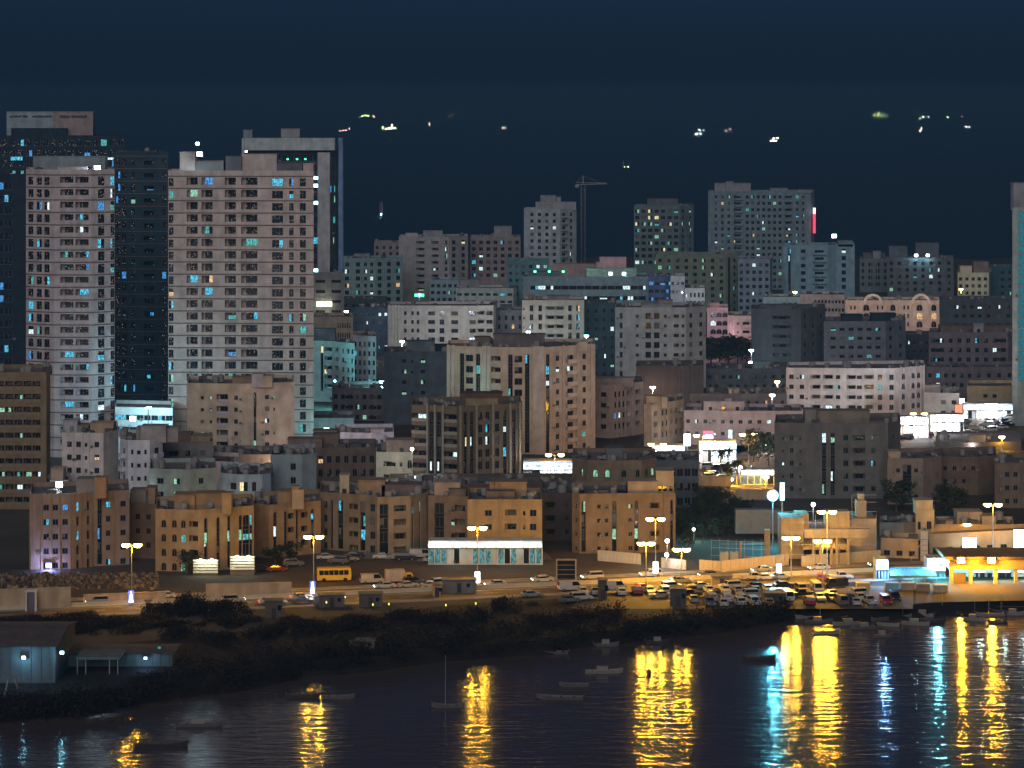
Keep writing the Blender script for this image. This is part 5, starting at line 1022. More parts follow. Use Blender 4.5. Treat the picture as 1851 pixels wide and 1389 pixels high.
def car_parts(kind, on):
    """meshes of one vehicle, nose towards +x"""
    out = []
    if kind == 'saloon': Lh, Wd, body, cab = 2.25, .88, [(-2.25, .35), (2.25, .35), (2.25, .68), (2.05, .82), (.95, .95), (-1.55, .98), (-2.2, .93)], [(-1.75, .96), (1.0, .94), (.3, 1.42), (-.95, 1.44)]
    elif kind == 'suv': Lh, Wd, body, cab = 2.35, .95, [(-2.35, .42), (2.35, .42), (2.35, .85), (2.15, 1.0), (1.15, 1.12), (-2.25, 1.14), (-2.35, 1.0)], [(-2.25, 1.12), (1.2, 1.1), (.55, 1.74), (-2.05, 1.78)]
    elif kind == 'pickup': Lh, Wd, body, cab = 2.55, .92, [(-2.55, .45), (2.55, .45), (2.55, .85), (2.3, 1.0), (1.3, 1.08), (-2.55, 1.08)], [(-.75, 1.07), (1.3, 1.06), (.7, 1.72), (-.6, 1.74)]
    else: Lh, Wd, body, cab = 2.5, .95, [(-2.5, .4), (2.5, .4), (2.5, .9), (2.2, 1.15), (-2.5, 1.15)], [(-2.48, 1.13), (2.2, 1.13), (1.5, 2.05), (-2.42, 2.1)]
    m = M(); m.loft(prof(body, -Wd, Wd)); ins = .16
    k = cab; m.loft([[(x, -Wd+.04 if z < 1.2 and i < 2 else -Wd+ins, z) for i, (x, z) in enumerate(k)], [(x, Wd-.04 if i < 2 else Wd-ins, z) for i, (x, z) in enumerate(k)]])
    out.append(('body', m, 0))
    g = M(); zb, zt = k[0][1]+.06, k[2][1]-.07
    def lx(a, b, z): return a[0]+(b[0]-a[0])*(z-a[1])/(b[1]-a[1])
    def sy(z, s): return s*(Wd-.04-(ins-.04)*(z-k[0][1])/(k[2][1]-k[0][1])+.012)
    xr0, xr1, xf0, xf1 = lx(k[0], k[3], zb)+.12, lx(k[0], k[3], zt)+.1, lx(k[1], k[2], zb)-.14, lx(k[1], k[2], zt)-.1
    if kind == 'van': xr0 = xr1 = .3
    for s in (-1, 1): g.poly([(xr0, sy(zb, s), zb), (xf0, sy(zb, s), zb), (xf1, sy(zt, s), zt), (xr1, sy(zt, s), zt)])
    for a, b, e in ((k[1], k[2], .015), (k[0], k[3], -.015)):
        g.poly([(lx(a, b, zb)+e, -Wd+.2, zb+.01), (lx(a, b, zb)+e, Wd-.2, zb+.01), (lx(a, b, zt)+e, Wd-.26, zt+.01), (lx(a, b, zt)+e, -Wd+.26, zt+.01)])
    out.append(('window', g, 1))
    for x in (-Lh*.6, Lh*.62):
        for s in (-1, 1):
            t = M(); t.tube((x, s*(Wd-.2), .33), (x, s*(Wd+.02), .33), .33, n=10, mi=0); out.append(('wheel', t, 2)); t = M(); t.tube((x, s*(Wd+.01), .33), (x, s*(Wd+.03), .33), .18, n=8); out.append(('rim', t, 5))
    zl = body[2][1]
    for s in (-1, 1):
        t = M(); t.box(Lh-.06, Lh+.03, s*Wd*.72-.17, s*Wd*.72+.17, zl-.14, zl+.02); out.append(('headlight', t, 3))
        t = M(); t.box(-Lh-.03, -Lh+.05, s*Wd*.76-.14, s*Wd*.76+.14, zl-.08, zl+.12); out.append(('taillight', t, 4))
    return out
def vehicle(kind, paint, label, q, rz, group=None, on=False, full=True):
    key = (kind, paint, on)
    def mk():
        ms = {0: [CARPAINT[paint]], 1: [CGL], 2: [TYRE], 5: [RIM], 3: [HL_ON if on else HL_OFF], 4: [TL_ON if on else TL_OFF]}
        return [(n, m.mesh(n, ms[k])) for n, m, k in car_parts(kind, on)]
    o = thing({'saloon': 'parked_car', 'suv': 'parked_car', 'pickup': 'pickup_truck', 'van': 'van'}[kind], label, 'van' if kind == 'van' else ('pickup' if kind == 'pickup' else 'car'), q, rz, group)
    if on and o.name.startswith('parked_car'): o.name = 'driving_car'
    last = o
    for n, me in cached(key, mk):
        c = put(n, me, last if n == 'rim' else o)
        if n == 'wheel': last = c
    if on: light('headlight_beam', o, (3.2, 0, .9), (1, .9, .75), 18, .15)
    return o
rc = random.Random(11)
road_a = math.atan2(RU.y, RU.x)
KINDS = ('saloon', 'saloon', 'suv', 'suv', 'saloon', 'pickup', 'van'); PAINTS = ('white', 'white', 'silver', 'sand', 'black', 'grey', 'red', 'white')
# the crowded car park by the water
WORD = {'saloon': 'saloon', 'suv': 'tall estate car', 'pickup': 'pickup', 'van': 'van'}
n_car = 0
ROWS = ('in the car park row along the road', 'in the second car park row', 'in the middle car park row', 'in the fourth car park row', 'in the car park row nearest the water')
ORD = 'first second third fourth fifth sixth seventh eighth ninth tenth eleventh twelfth thirteenth fourteenth fifteenth sixteenth seventeenth eighteenth nineteenth twentieth twenty-first twenty-second twenty-third twenty-fourth twenty-fifth twenty-sixth'.split()
_n = {}
def nth(what, where):
    k = (what, where); _n[k] = _n.get(k, 0)+1
    return '%s %s from the left %s' % (ORD[min(_n[k], 26)-1], what, where)
for row, (ya, x0, x1, face) in enumerate(((1068, 1110, 1560, 1), (1075, 1052, 1500, -1), (1082, 1046, 1560, 1), (1089, 1230, 1640, -1), (1096, 1280, 1600, 1))):
    x = x0
    while x < x1:
        yy = ya-(x-1050)*.012*(1 if row < 2 else .6)
        q = G(x+rc.uniform(-3, 3), yy+rc.uniform(-.8, .8))+Vector((0, 0, .015)); kd = rc.choice(KINDS); pt = rc.choice(PAINTS)
        if rc.random() < .86:
            vehicle(kd, pt, nth('%s %s' % (pt, WORD[kd]), ROWS[row]), q, road_a+rc.choice((0, math.pi))+rc.uniform(-.08, .08)+(math.pi/2*.92 if row in (1, 3, 4) else 0), 'cars in the waterfront car park'); n_car += 1
        x += (23 if row in (1, 3, 4) else 47)+rc.uniform(0, 7)
# cars on the road
for s, n, kd, pt, dirn, lb in ((47, 5.2, 'suv', 'sand', 1, 'tan estate car stopping with red tail lights by the dark road tree'), (54, 2.0, 'saloon', 'white', 1, 'white saloon braking beside the tan boundary wall'), (61, 5.4, 'saloon', 'sand', 1, 'sand saloon driving right on the inner lane by the boundary wall'), (67, 2.2, 'suv', 'silver', 1, 'silver estate car leading the queue on the near lane'),
                           (80, 13.8, 'saloon', 'white', -1, 'white saloon with headlights on coming past the bus'), (103, 10.4, 'saloon', 'silver', -1, 'silver saloon with headlights on before the sandy lot'), (125, 13.6, 'suv', 'white', -1, 'white estate car with headlights on left of the billboard'), (150, 10.6, 'saloon', 'grey', -1, 'grey saloon with headlights on below the panel fence'), (176, 13.4, 'saloon', 'white', -1, 'white saloon with headlights on before the hoarding'), (91, 13.7, 'suv', 'silver', -1, 'silver estate car with headlights on following the white saloon'), (114, 13.7, 'saloon', 'sand', -1, 'sand saloon with headlights on by the box truck'), (138, 13.7, 'suv', 'white', -1, 'white estate car with headlights on right of the billboard'), (163, 13.5, 'saloon', 'silver', -1, 'silver saloon with headlights on below the tall site lamp'), (190, 13.5, 'suv', 'grey', -1, 'grey estate car with headlights on nearing the market'), (34, 13.6, 'saloon', 'white', -1, 'white saloon with headlights on by the leftmost lamp'), (20, 10.4, 'suv', 'silver', -1, 'silver estate car with headlights on at the far left of the road'), (117, 2.2, 'van', 'white', 1, 'white van driving right below the shop lamp'), (142, 5.2, 'saloon', 'grey', 1, 'grey saloon driving right past the billboard')):
    vehicle(kd, pt, lb, road_pt(s, n, .02), road_a+(0 if dirn > 0 else math.pi), 'cars driving on the waterfront road', True)
# cars on the sandy lot and by the shops
for x, y, kd, pt, a, lb in ((672, 1055, 'van', 'sand', .25, 'sand van parked on the sandy lot left of the box truck'), (748, 1058, 'suv', 'black', .25, 'black estate car by the box truck'), (738, 1063, 'saloon', 'sand', .25, 'pale saloon in front of the box truck'), (982, 1053, 'saloon', 'white', .3, 'white saloon alone on the sand left of the billboard'), (780, 1063, 'saloon', 'sand', .2, 'pale saloon right of the box truck'),
                        (630, 1015, 'saloon', 'silver', .2, 'silver saloon above the yellow bus'), (612, 1019, 'suv', 'grey', 2.9, 'grey estate car above the yellow bus'), (590, 1012, 'saloon', 'white', .2, 'white saloon by the carport behind the bus'), (640, 1008, 'saloon', 'black', .1, 'black saloon near the cyan doorway'), (692, 1011, 'saloon', 'white', 0, 'white saloon in cyan light left of the shop'),
                        (716, 1012, 'saloon', 'silver', 0, 'silver saloon in cyan light left of the shop'), (733, 1013, 'suv', 'black', 0, 'black estate car in cyan light left of the shop'), (760, 1009, 'van', 'white', .1, 'white van at the corner of the lit shop'), (781, 1015, 'saloon', 'white', .9, 'white saloon angled before the shop glass'), (797, 1017, 'saloon', 'silver', .9, 'silver saloon angled before the shop glass'),
                        (812, 1018, 'suv', 'white', .9, 'white estate car angled before the shop glass'), (834, 1019, 'saloon', 'black', .5, 'black saloon by the round hedge'), (470, 1033, 'saloon', 'black', .4, 'black saloon right of the striped yard wall'), (440, 1036, 'suv', 'black', .4, 'black estate car before the striped yard wall'), (500, 1033, 'saloon', 'red', .2, 'red saloon on the forecourt of the ochre block'),
                        (530, 1024, 'suv', 'grey', .2, 'grey estate car by the cyan stall'), (1384, 1049, 'saloon', 'white', .2, 'white saloon parked alone above the car park'), (1412, 1048, 'saloon', 'silver', .2, 'silver saloon beside the white one above the car park'), (1362, 1049, 'pickup', 'sand', .2, 'tan pickup by the roadside box'), (1485, 1051, 'suv', 'red', 1.4, 'red estate car with a lit roof on the right of the car park'),
                        (1520, 1048, 'pickup', 'white', .2, 'white pickup right of the red estate car'), (1030, 1089, 'saloon', 'grey', .2, 'grey saloon on the dark bank below the billboard'), (960, 1080, 'saloon', 'silver', .3, 'silver saloon in blue light on the dark bank'), (1050, 1086, 'suv', 'white', .3, 'white estate car in blue light on the dark bank'), (545, 1092, 'pickup', 'grey', .1, 'grey pickup in the dark yard below the road'),
                        (500, 1095, 'saloon', 'silver', .1, 'silver saloon in the dark yard below the road'), (590, 1096, 'van', 'grey', .1, 'grey van in the dark yard below the road')):
    vehicle(kd, pt, lb, G(x, y)+Vector((0, 0, .02)), a)
rm = random.Random(5)
for x in sorted(rm.uniform(1632, 1835) for k in range(30)):
    y = rm.uniform(766, 796)-(x-1632)*.09
    kd = rm.choice(KINDS[:6]); pt = rm.choice(PAINTS)
    vehicle(kd, pt, nth('%s %s' % (pt, WORD[kd]), 'in the floodlit market street'), G(x, y)+Vector((0, 0, .02)), rm.uniform(-.2, .5)+rm.choice((0, math.pi)), 'cars in the market street')
for x in sorted(rm.uniform(1210, 1320) for k in range(9)):
    y = rm.uniform(846, 868); kd = rm.choice(('saloon', 'suv')); pt = rm.choice(('white', 'silver', 'black'))
    vehicle(kd, pt, nth('%s %s' % (pt, WORD[kd]), 'on the side street below the glowing shops'), G(x, y)+Vector((0, 0, .02)), rm.uniform(0, .4), 'cars on the side street')
# bus and box truck
bq = G(604, 1051); bus = thing('bus', 'yellow bus parked on the sandy lot', 'bus', bq+Vector((0, 0, .01)), .12)
m = M(); m.loft([[(x, y, z) for x, z in ((-3.6, .4), (3.5, .4), (3.62, 1.2), (3.5, 2.75), (3.3, 2.95), (-3.5, 2.95), (-3.62, 2.7))] for y in (-1.1, 1.1)]); m.build('body', [YEL_P], bus)
for s in (-1, 1):
    m = M(); yy = s*1.115
    for k in range(6): m.quad((-3.2+k*1.05, yy, 1.5), (-2.25+k*1.05, yy, 1.5), (-2.25+k*1.05, yy, 2.5), (-3.2+k*1.05, yy, 2.5))
    m.build('window_band', [CGL], bus)
m = M(); m.quad((3.66, -.95, 1.35), (3.66, .95, 1.35), (3.56, .95, 2.6), (3.56, -.95, 2.6)); m.build('windscreen', [CGL], bus)
for x in (-2.2, 2.3):
    for s in (-1, 1): m = M(); m.tube((x, s*.85, .45), (x, s*1.14, .45), .45, n=12); m.build('wheel', [TYRE], bus)
tq = G(722, 1056); tk = thing('box_truck', 'box truck with a yellow cab on the sandy lot', 'truck', tq+Vector((0, 0, .01)), .2)
m = M(); m.box(-3.0, 1.0, -1.05, 1.05, .75, 3.1); m.build('cargo_box', [wall((.42, .34, .27))], tk)
m = M(); m.loft([[(x, y, z) for x, z in ((1.1, .5), (2.9, .5), (2.9, 1.4), (2.6, 2.3), (1.1, 2.35))] for y in (-1, 1)]); m.build('cab', [YEL_P], tk)
m = M(); m.quad((2.93, -.85, 1.45), (2.93, .85, 1.45), (2.66, .8, 2.2), (2.66, -.8, 2.2)); m.quad((1.4, -1.01, 1.4), (2.5, -1.01, 1.4), (2.4, -1.01, 2.1), (1.4, -1.01, 2.1)); m.build('windscreen', [CGL], tk)
m = M(); m.box(-3, 2.8, -.4, .4, .5, .74); m.build('chassis', [DARKM], tk)
for x in (-2, 2.1):
    for s in (-1, 1): m = M(); m.tube((x, s*.75, .42), (x, s*1.03, .42), .42, n=12); m.build('wheel', [TYRE], tk)
# ------------------------------------------------------------------ trees, palms, thicket
LEAF = mat('dark_leaves', (.03, .04, .02), .8, .4, .8); LEAF2 = mat('hedge_leaves', (.05, .075, .035), .8, .4, .8); BARK = mat('bark', (.09, .065, .045), .9, .25, 2); LEAFM = mat('mangrove_leaves', (.012, .012, .010), .85, .4, .5)
def leaf(m, c, s, rg):
    n = Vector((rg.gauss(0, 1), rg.gauss(0, 1), rg.gauss(0, 1)+.5)).normalized(); e = n.orthogonal().normalized()
    e = Matrix.Rotation(rg.uniform(0, 6.28), 3, n) @ e; g = n.cross(e)
    m.poly([c-e*s, c-g*s*.45, c+e*s, c+g*s*.45])
def crown_mesh(seed, rx, rz, n, s):
    rg = random.Random(seed); m = M(); cl = [(Vector((rg.gauss(0, .45)*rx, rg.gauss(0, .45)*rx, rz*.9+rg.uniform(-.75, .85)*rz)), rg.uniform(.25, .5)*rx) for _ in range(16)]
    for k in range(n):
        c, r = rg.choice(cl); d = Vector((rg.gauss(0, 1), rg.gauss(0, 1), rg.gauss(0, .8))).normalized()*r*rg.uniform(.55, 1.05); leaf(m, c+d, s*rg.uniform(.6, 1.4), rg)
    return m
TREES = [(crown_mesh(20+k, 2.6, 2.0, 1500, .24).mesh('crown', [LEAF]),) for k in range(4)]
def tree(label, x, yb, h, k=0, group=None, wide=1.0, D=None):
    q = G(x, yb) if D is None else Vector((PX(x, D), D, GZ)); o = thing('broadleaf_tree', label, 'tree', q, 0, group); f = h/6.0; rg = random.Random(hash_(label))
    put('crown', TREES[k % 4][0], o, (0, 0, h*.30), rg.uniform(0, 6), (f*wide, f*wide, f))
    m = M(); m.tube((0, 0, -.1), (.1*f, 0, h*.45), .2*f, .13*f)
    for j in range(5): t = j*1.257+rg.uniform(-.3, .3); m.tube((.1*f, 0, h*(.36+.02*j)), (math.cos(t)*1.4*f*wide, math.sin(t)*1.4*f, h*.68), .09*f, .03*f, n=5)
    m.build('trunk', [BARK], o); return o
TG = 'dark trees by the road'

tree('tree before the ochre block forecourt', 497, 1022, 5, 3, TG, 1.3); tree('small tree at the foot of the glass stair block', 528, 1018, 4.4, 0, TG, 1.2); tree('palm-shaded tree left of the striped yard wall', 337, 1040, 4.2, 1, TG)
hd = thing('round_hedge', 'clipped round hedge in front of the lit shop', 'hedge', G(853, 1017)); put('foliage', TREES[2][0], hd, (0, 0, -.3), 0, (.95, .6, .48)); m = M(); m.tube((0, 0, -.1), (0, 0, 1.0), .12, .06); m.build('stem', [BARK], hd)
TG2 = 'dark trees between the front row and the side street'
rt2 = random.Random(4)
for i, (x, y, h) in enumerate(sorted(((1235, 960, 9), (1258, 945, 10), (1282, 930, 11), (1305, 938, 9), (1325, 930, 9), (1245, 985, 7), (1270, 975, 8), (1298, 965, 8), (1318, 960, 7), (1275, 915, 10), (1300, 912, 9), (1335, 925, 7), (1352, 922, 6)))):
    tree(nth('dark tree', 'in the unlit grove beside the building site'), x, y+8, h*.6, i, TG2, 1.15)
tree('tree lit from below right of the glowing shop row', 1362, 836, 9, 1, TG2, 1.1); tree('tree lit orange before the slate-grey block', 1388, 842, 9, 2, TG2, 1.0); tree('small lit tree beside the star-bright floodlight', 1322, 872, 6, 3, TG2)
tree('dark tree at the foot of the slate-grey block', 1620, 925, 8, 0, TG2, 1.3); tree('dark tree right of the tower house', 1712, 945, 9, 1, TG2, 1.3)
tree('dark tree crown behind the market at upper right', 1765, 548, 11, 2, None, 1.6, D=1230)
for i, (x, h) in enumerate(((1285, 11), (1300, 9), (1316, 11), (1333, 9), (1350, 10))): tree(nth('dark tree', 'in the strip below the hot pink block'), x, 640, h, i, 'trees below the pink block', 1.7, D=1045+i*3)
def bush_mesh(seed):
    rg = random.Random(seed); m = M(); cl = [(Vector((rg.gauss(0, .5), rg.gauss(0, .42), 0)), rg.uniform(.25, .5)) for _ in range(14)]
    for k in range(2000):
        c, r = rg.choice(cl); f = max(.25, 1-.45*c.length); d = Vector((rg.gauss(0, 1), rg.gauss(0, 1), rg.gauss(0, .8))).normalized()*r*rg.uniform(.6, 1.05)
        p = c+Vector((d.x, d.y, abs(d.z)*f*.9+rg.uniform(.0, .55)*f)); p.z = min(p.z, 1.05)
        n = Vector((rg.gauss(0, 1), rg.gauss(0, 1), rg.gauss(0, 1)+.5)).normalized(); e = n.orthogonal().normalized(); g = n.cross(e); s = rg.uniform(.03, .075)
        m.poly([p-e*s, p-g*s*.5, p+e*s, p+g*s*.5])
    return m.mesh('foliage', [LEAFM])
BUSH = [bush_mesh(60+k) for k in range(3)]
def bush(label, x, yb, h, k, group):
    o = thing('bank_bush', label, 'bush', G(x, yb), 0, group); put('foliage', BUSH[k % 3], o, (0, 0, -.1), k*1.3, (4.6, 3.6, h))
    m = M()
    for t in range(4): m.tube((0, 0, -.1), (math.cos(t*1.6)*1.6, math.sin(t*1.6)*1.4, h*.55), .14, .05, n=5)
    m.build('stem', [BARK], o)
def palm(label, x, yb, h, D=None, group='palms by the side street'):
    q = G(x, yb) if D is None else Vector((PX(x, D), D, GZ)); o = thing('palm_tree', label, 'palm', q, 0, group)
    m = M(); m.tube((0, 0, -.1), (.1, 0, h*.5), .24, .2); m.tube((.1, 0, h*.5), (.15, .05, h), .2, .17); m.build('trunk', [BARK], o)
    def mk():
        f = M(); n = 9
        for k in range(n):
            t0, t1 = k/n, (k+1)/n
            def c(t): return Vector((2.6*t, 0, 1.5*t-2.3*t*t))
            a, b = c(t0), c(t1); w0 = .07
            for s in (-1, 1):
                tip = b+Vector((.25, s*.62*(1-.55*t0), -.22)); f.poly([a, b, tip]); f.poly([(a+b)/2, b+(b-a)*.2, tip+Vector((.3, 0, .02))])
            f.poly([a+Vector((0, -w0/2, 0)), b+Vector((0, -w0/2, 0)), b+Vector((0, w0/2, 0)), a+Vector((0, w0/2, 0))])
        return f.mesh('frond', [LEAF])
    me = cached('frond', mk); rg = random.Random(hash_(label))
    for k in range(15):
        r = put('frond', me, o, (.15, .05, h)); r.rotation_euler = (0, rg.uniform(-.55, .45), k*2.4); r.scale = (1, 1, 1)
palm('palm before the white glowing shop row', 1315, 866, 7.5); palm('palm right of the red-capped sign', 1302, 862, 6.5); palm('palm left of the striped yard wall', 341, 1036, 4.0, group=None); palm('palm beside the kiosk', 1332, 878, 6)
# mangrove thicket along the bank: nobody could count it
rgm = random.Random(9); m = M()
for k in range(820):
    x = rgm.uniform(-20, 1425); D0 = shore_at(PX(x, 520)); d = D0+1.0+abs(rgm.gauss(0, 1))*14
    if x < 320: d = D0+1.0+rgm.random()*(7 if x < 240 else 12)
    elif x > 1130: d = D0+1.0+rgm.random()*9
    elif x > 960: d = D0+1+rgm.random()*26
    if d > D0+40: continue
    X = PX(x, d); h = rgm.uniform(.8, 2.2)*(1.1 if x < 960 else .8); c = Vector((X, d, (GZ if d > D0+4.5 else .4+(d-D0)*.35)+h*.45))
    if 195 < x < 300: h *= .4; c.z -= h*.3
    for j in range(46):
        v = Vector((rgm.gauss(0, .8), rgm.gauss(0, .8), rgm.gauss(0, .42)*h)); leaf(m, c+v, rgm.uniform(.16, .36), rgm)
stuff(m.build('mangrove_thicket', [LEAFM]), 'dark mangrove thicket along the water edge', 'thicket')
MB = 'big dark bank bushes'
bush('low dark bush tree at the left end of the road trees', 296, 1112, 4.2, 0, TG); bush('big dark roadside bush tree left of the braking cars', 340, 1110, 6.4, 1, TG); bush('second dark crown right of the big roadside bush tree', 362, 1109, 5.0, 2, TG); bush('round dark bush tree between the road cars', 412, 1106, 4.0, 2, TG)
for i, (x, y, h, lb) in enumerate(((735, 1122, 7, 'big dark bush mound below the road, left of the box truck light'), (912, 1100, 6.5, 'big dark bush mound beside the blue-lit cars'), (660, 1130, 5.5, 'dark bush left of the big mound on the bank'), (800, 1125, 6, 'dark bush right of the big mound on the bank'), (860, 1120, 6, 'dark bush between the two big mounds'), (560, 1140, 6, 'dark bush in the yard below the bus'),
                               (480, 1150, 6.5, 'dark tall bush at the left end of the bank bushes'), (985, 1125, 4.5, 'low dark bush right of the big mounds'), (1045, 1118, 4, 'low dark bush below the billboard'), (395, 1160, 6, 'dark bush behind the long low shed'), (330, 1150, 5.5, 'dark bush at the right end of the long low shed'), (420, 1128, 5, 'dark bush below the road cars'), (210, 1130, 5, 'dark bush above the long low shed roof'), (140, 1128, 5, 'dark bush above the tall boat shed'), (60, 1132, 4.5, 'dark bush behind the tall boat shed'))):
    bush(lb, x, y, h*.55, i, MB)
rbk = random.Random(8)
for k, x in enumerate(sorted(rbk.uniform(-15, 640) for _ in range(26))):
    bush(nth('dark bank bush', 'in the unlit strip below the road'), x, rbk.uniform(1116, 1146), rbk.uniform(1.1, 2.3), k, 'bushes below the road')
# scrap yard behind the tan wall
rj = random.Random(2); m = M()
for k in range(900):
    x = rj.uniform(-15, 285); y = rj.uniform(1040, 1066); q = G(x, y); s = rj.uniform(.1, .55); a = rj.uniform(0, 3.1); h = rj.uniform(.1, .75)
    ca, sa = math.cos(a)*s, math.sin(a)*s; b_ = rj.uniform(.4, 1.3)
    pts = [q+Vector((ca*i-sa*j*b_, sa*i+ca*j*b_, 0)) for i, j in ((-1, -1), (1, -1), (1, 1), (-1, 1))]
    m.loft([[p_+Vector((0, 0, -.05)) for p_ in pts], [q+(p_-q)*rj.uniform(.5, .95)+Vector((0, 0, h+rj.uniform(0, .3))) for p_ in pts]], rj.choice((0, 1, 2)))
stuff(m.build('scrap_heap', [wall((.12, .085, .055)), wall((.22, .17, .12)), wall((.05, .045, .045))]), 'scattered scrap and rubble on the lot behind the tan wall', 'scrap')
# yard clutter on the dark bank: small huts
for i, (x, y, w_, h, c, lb) in enumerate(((495, 1118, 3.4, 3.4, (.1, .085, .07), 'dark hut with a doorway on the bank below the road'), (600, 1098, 5, 2.4, (.12, .1, .09), 'low dark flat-roofed hut below the road'), (670, 1098, 4.6, 2.6, (.11, .09, .08), 'low dark hut left of the bush mound'), (1090, 1085, 1.6, 4.0, (.1, .08, .06), 'narrow dark hut at the left end of the car park'),
                                      (1226, 1096, 3.2, 3.4, (.08, .07, .07), 'dark hut with a lit door edge at the car park'), (830, 1072, 7, 2.6, (.16, .15, .15), 'grey flat-roofed hut below the lamp by the shops'), (790, 1079, 1.5, 2.4, (.44, .3, .16), 'orange-lit gate hut at the road edge'), (1305, 1060, 4.2, 2.0, (.34, .24, .12), 'tan roadside box at the top of the car park'), (655, 1175, 4.6, 1.6, (.12, .1, .1), 'small boat shelter with a pale frame on the dark bank'), (268, 1106, 1.2, 2.2, (.42, .3, .18), 'orange-lit pillar hut left of the roadside tree'),
                                      (1530, 1092, 3.0, 2.0, (.06, .05, .05), 'dark stacked crates hut at the right of the car park'), (1400, 1093, 4.0, 2.2, (.07, .06, .055), 'dark low cabin at the front of the car park'))):
    q = G(x, y); o = thing('hut', lb, 'hut', q, rj.uniform(-.1, .25)); m = M(); m.box(-w_/2, w_/2, 0, 2.6, .02, h); m.build('wall', [wall(c)], o); m = M(); m.box(-w_/2-.2, w_/2+.2, -.3, 2.9, h, h+.16); m.build('roof', [wall((.13, .12, .11))], o)
    m = M(); m.box(-.45, .45, -.05, 0, .02, min(2.0, h*.8)); m.build('door', [wall((.05, .045, .04))], o); m = M(); m.box(w_*.22, w_*.22+.7, -.05, 0, h*.45, h*.75); m.build('window', [GLASS], o)
# row of small yellow-green bollard lamps on the bank
YG = emit('bollard_lamp_glass', (.75, .8, .1), 2.2)
def bol_mesh():
    m = M(); m.tube((0, 0, 0), (0, 0, 1.0), .07, n=6, mi=1); m.tube((0, 0, 1.0), (0, 0, 1.45), .13, n=8, mi=0); m.tube((0, 0, 1.45), (0, 0, 1.52), .17, .05, n=8, mi=1); return m
bme = bol_mesh().mesh('bollard_lamp', [YG, DARKM])
for x, y in sorted(((492, 1104), (590, 1100), (674, 1104), (703, 1103), (806, 1105), (860, 1102))): tag(put('bollard_lamp', bme, None, G(x, y)), nth('yellow-green bollard lamp', 'along the dark bank'), 'bollard lamp', 'bollard lamps along the bank')
# ------------------------------------------------------------------ boats
HULLS = [mat('boat_hull_grey', (.10, .095, .1), .6, .15), mat('boat_hull_dark', (.04, .036, .04), .6, .15), mat('boat_hull_white', (.2, .19, .18), .5, .15)]
def boat(label, x, y, Ln, rz=0, hull=0, cover=False, mast=0, motor=True, group='small boats moored in the creek'):
    D = gD(y, 0); q = Vector((PX(x, D), D, 0)); o = thing('skiff', label, 'boat', q, rz, group)
    def mk():
        m = M(); rings = []
        for t, wd, kz, gz in ((-.5, .72, .0, .55), (-.25, .95, -.1, .5), (.1, 1.0, -.1, .52), (.35, .7, -.05, .68), (.47, .28, .15, .9), (.5, .04, .5, 1.0)):
            X = t*Ln; w_ = wd*Ln*.115; rings.append([(X, -w_, gz), (X, -w_*.75, kz), (X, 0, kz-.15), (X, w_*.75, kz), (X, w_, gz), (X, w_*.86, gz), (X, w_*.62, kz+.22), (X, 0, kz+.2), (X, -w_*.62, kz+.22), (X, -w_*.86, gz)])
        m.loft(rings); return m.mesh('hull', [HULLS[hull]])
    put('hull', cached(('hull', Ln, hull), mk), o)
    for t in (-.3, -.02, .22):
        m = M(); w_ = Ln*.115*.85; m.box(t*Ln-.16, t*Ln+.16, -w_, w_, .36, .44); m.build('thwart', [BARK], o)
    if motor: m = M(); m.box(-Ln*.5-.35, -Ln*.5+.02, -.16, .16, .35, .95); m.tube((-Ln*.5-.2, 0, .4), (-Ln*.5-.3, 0, -.3), .08, n=6); m.build('outboard_motor', [DARKM], o)
    if cover: m = M(); m.box(-.2*Ln, .1*Ln, -.5, .5, .5, 1.25); m.build('cuddy', [HULLS[2]], o)
    if mast: m = M(); m.tube((.05*Ln, 0, .3), (.05*Ln, 0, mast), .06, .03, n=6); m.build('mast', [STEEL], o)
    return o
for a in (('dark skiff lying right of the leftmost lamp reflection', 362, 1313, 7.4, .05, 0, True), ('dark skiff with a raised bow crossing the leftmost lamp reflection', 292, 1349, 8.6, .03, 1), ('long thin canoe right of the second lamp reflection', 612, 1263, 5.8, .0, 0, False, 0, False), ('dark skiff cutting the second lamp reflection', 549, 1261, 5.8, .02, 1), ('skiff with a thin mast left of the third reflection', 808, 1279, 5.4, 3.14, 0, False, 9),
          ('long low skiff in the dark middle water', 1012, 1264, 8.2, 3.1, 0), ('pale-railed skiff above the long low skiff', 1037, 1241, 5.3, 3.14, 0), ('pale cabin boat in the dark middle water', 1092, 1217, 7.0, .05, 2, True), ('skiff moored close to the thicket', 1000, 1182, 5.6, 3.1, 0), ('skiff with a frame under the bank', 1097, 1168, 4.8, 0, 0, True), ('dark skiff in front of the cyan reflection', 1372, 1192, 6.4, 0, 1), ('skiff by the shore at the twin reflections', 1190, 1163, 4.6, .1, 1, True),
          ('orange-lit skiff riding above the yellow reflections', 1494, 1146, 5.2, .05, 2), ('skiff at the top of the blue reflection', 1596, 1152, 4.0, .1, 0, True), ('dark skiff at the top of the wide cyan reflection', 1688, 1126, 4.6, .1, 1)): boat(*a)
rb2 = random.Random(21)
for k, (x, y) in enumerate(sorted(((1455, 1114), (1480, 1122), (1512, 1115), (1530, 1126), (1560, 1133), (1590, 1118), (1605, 1128), (1630, 1112), (1655, 1126), (1665, 1110), (1705, 1104), (1728, 1098), (1748, 1106), (1770, 1100), (1790, 1110), (1812, 1103), (1832, 1108), (1760, 1118), (1805, 1122)))):
    boat(nth('small boat', 'in the jumble moored along the right bank'), x, y+4, rb2.uniform(4, 6), rb2.uniform(-.6, .6)+rb2.choice((0, 3.14)), rb2.choice((0, 0, 1, 2)), rb2.random() < .4, rb2.choice((0, 0, 4)), group='boats jumbled along the right bank')
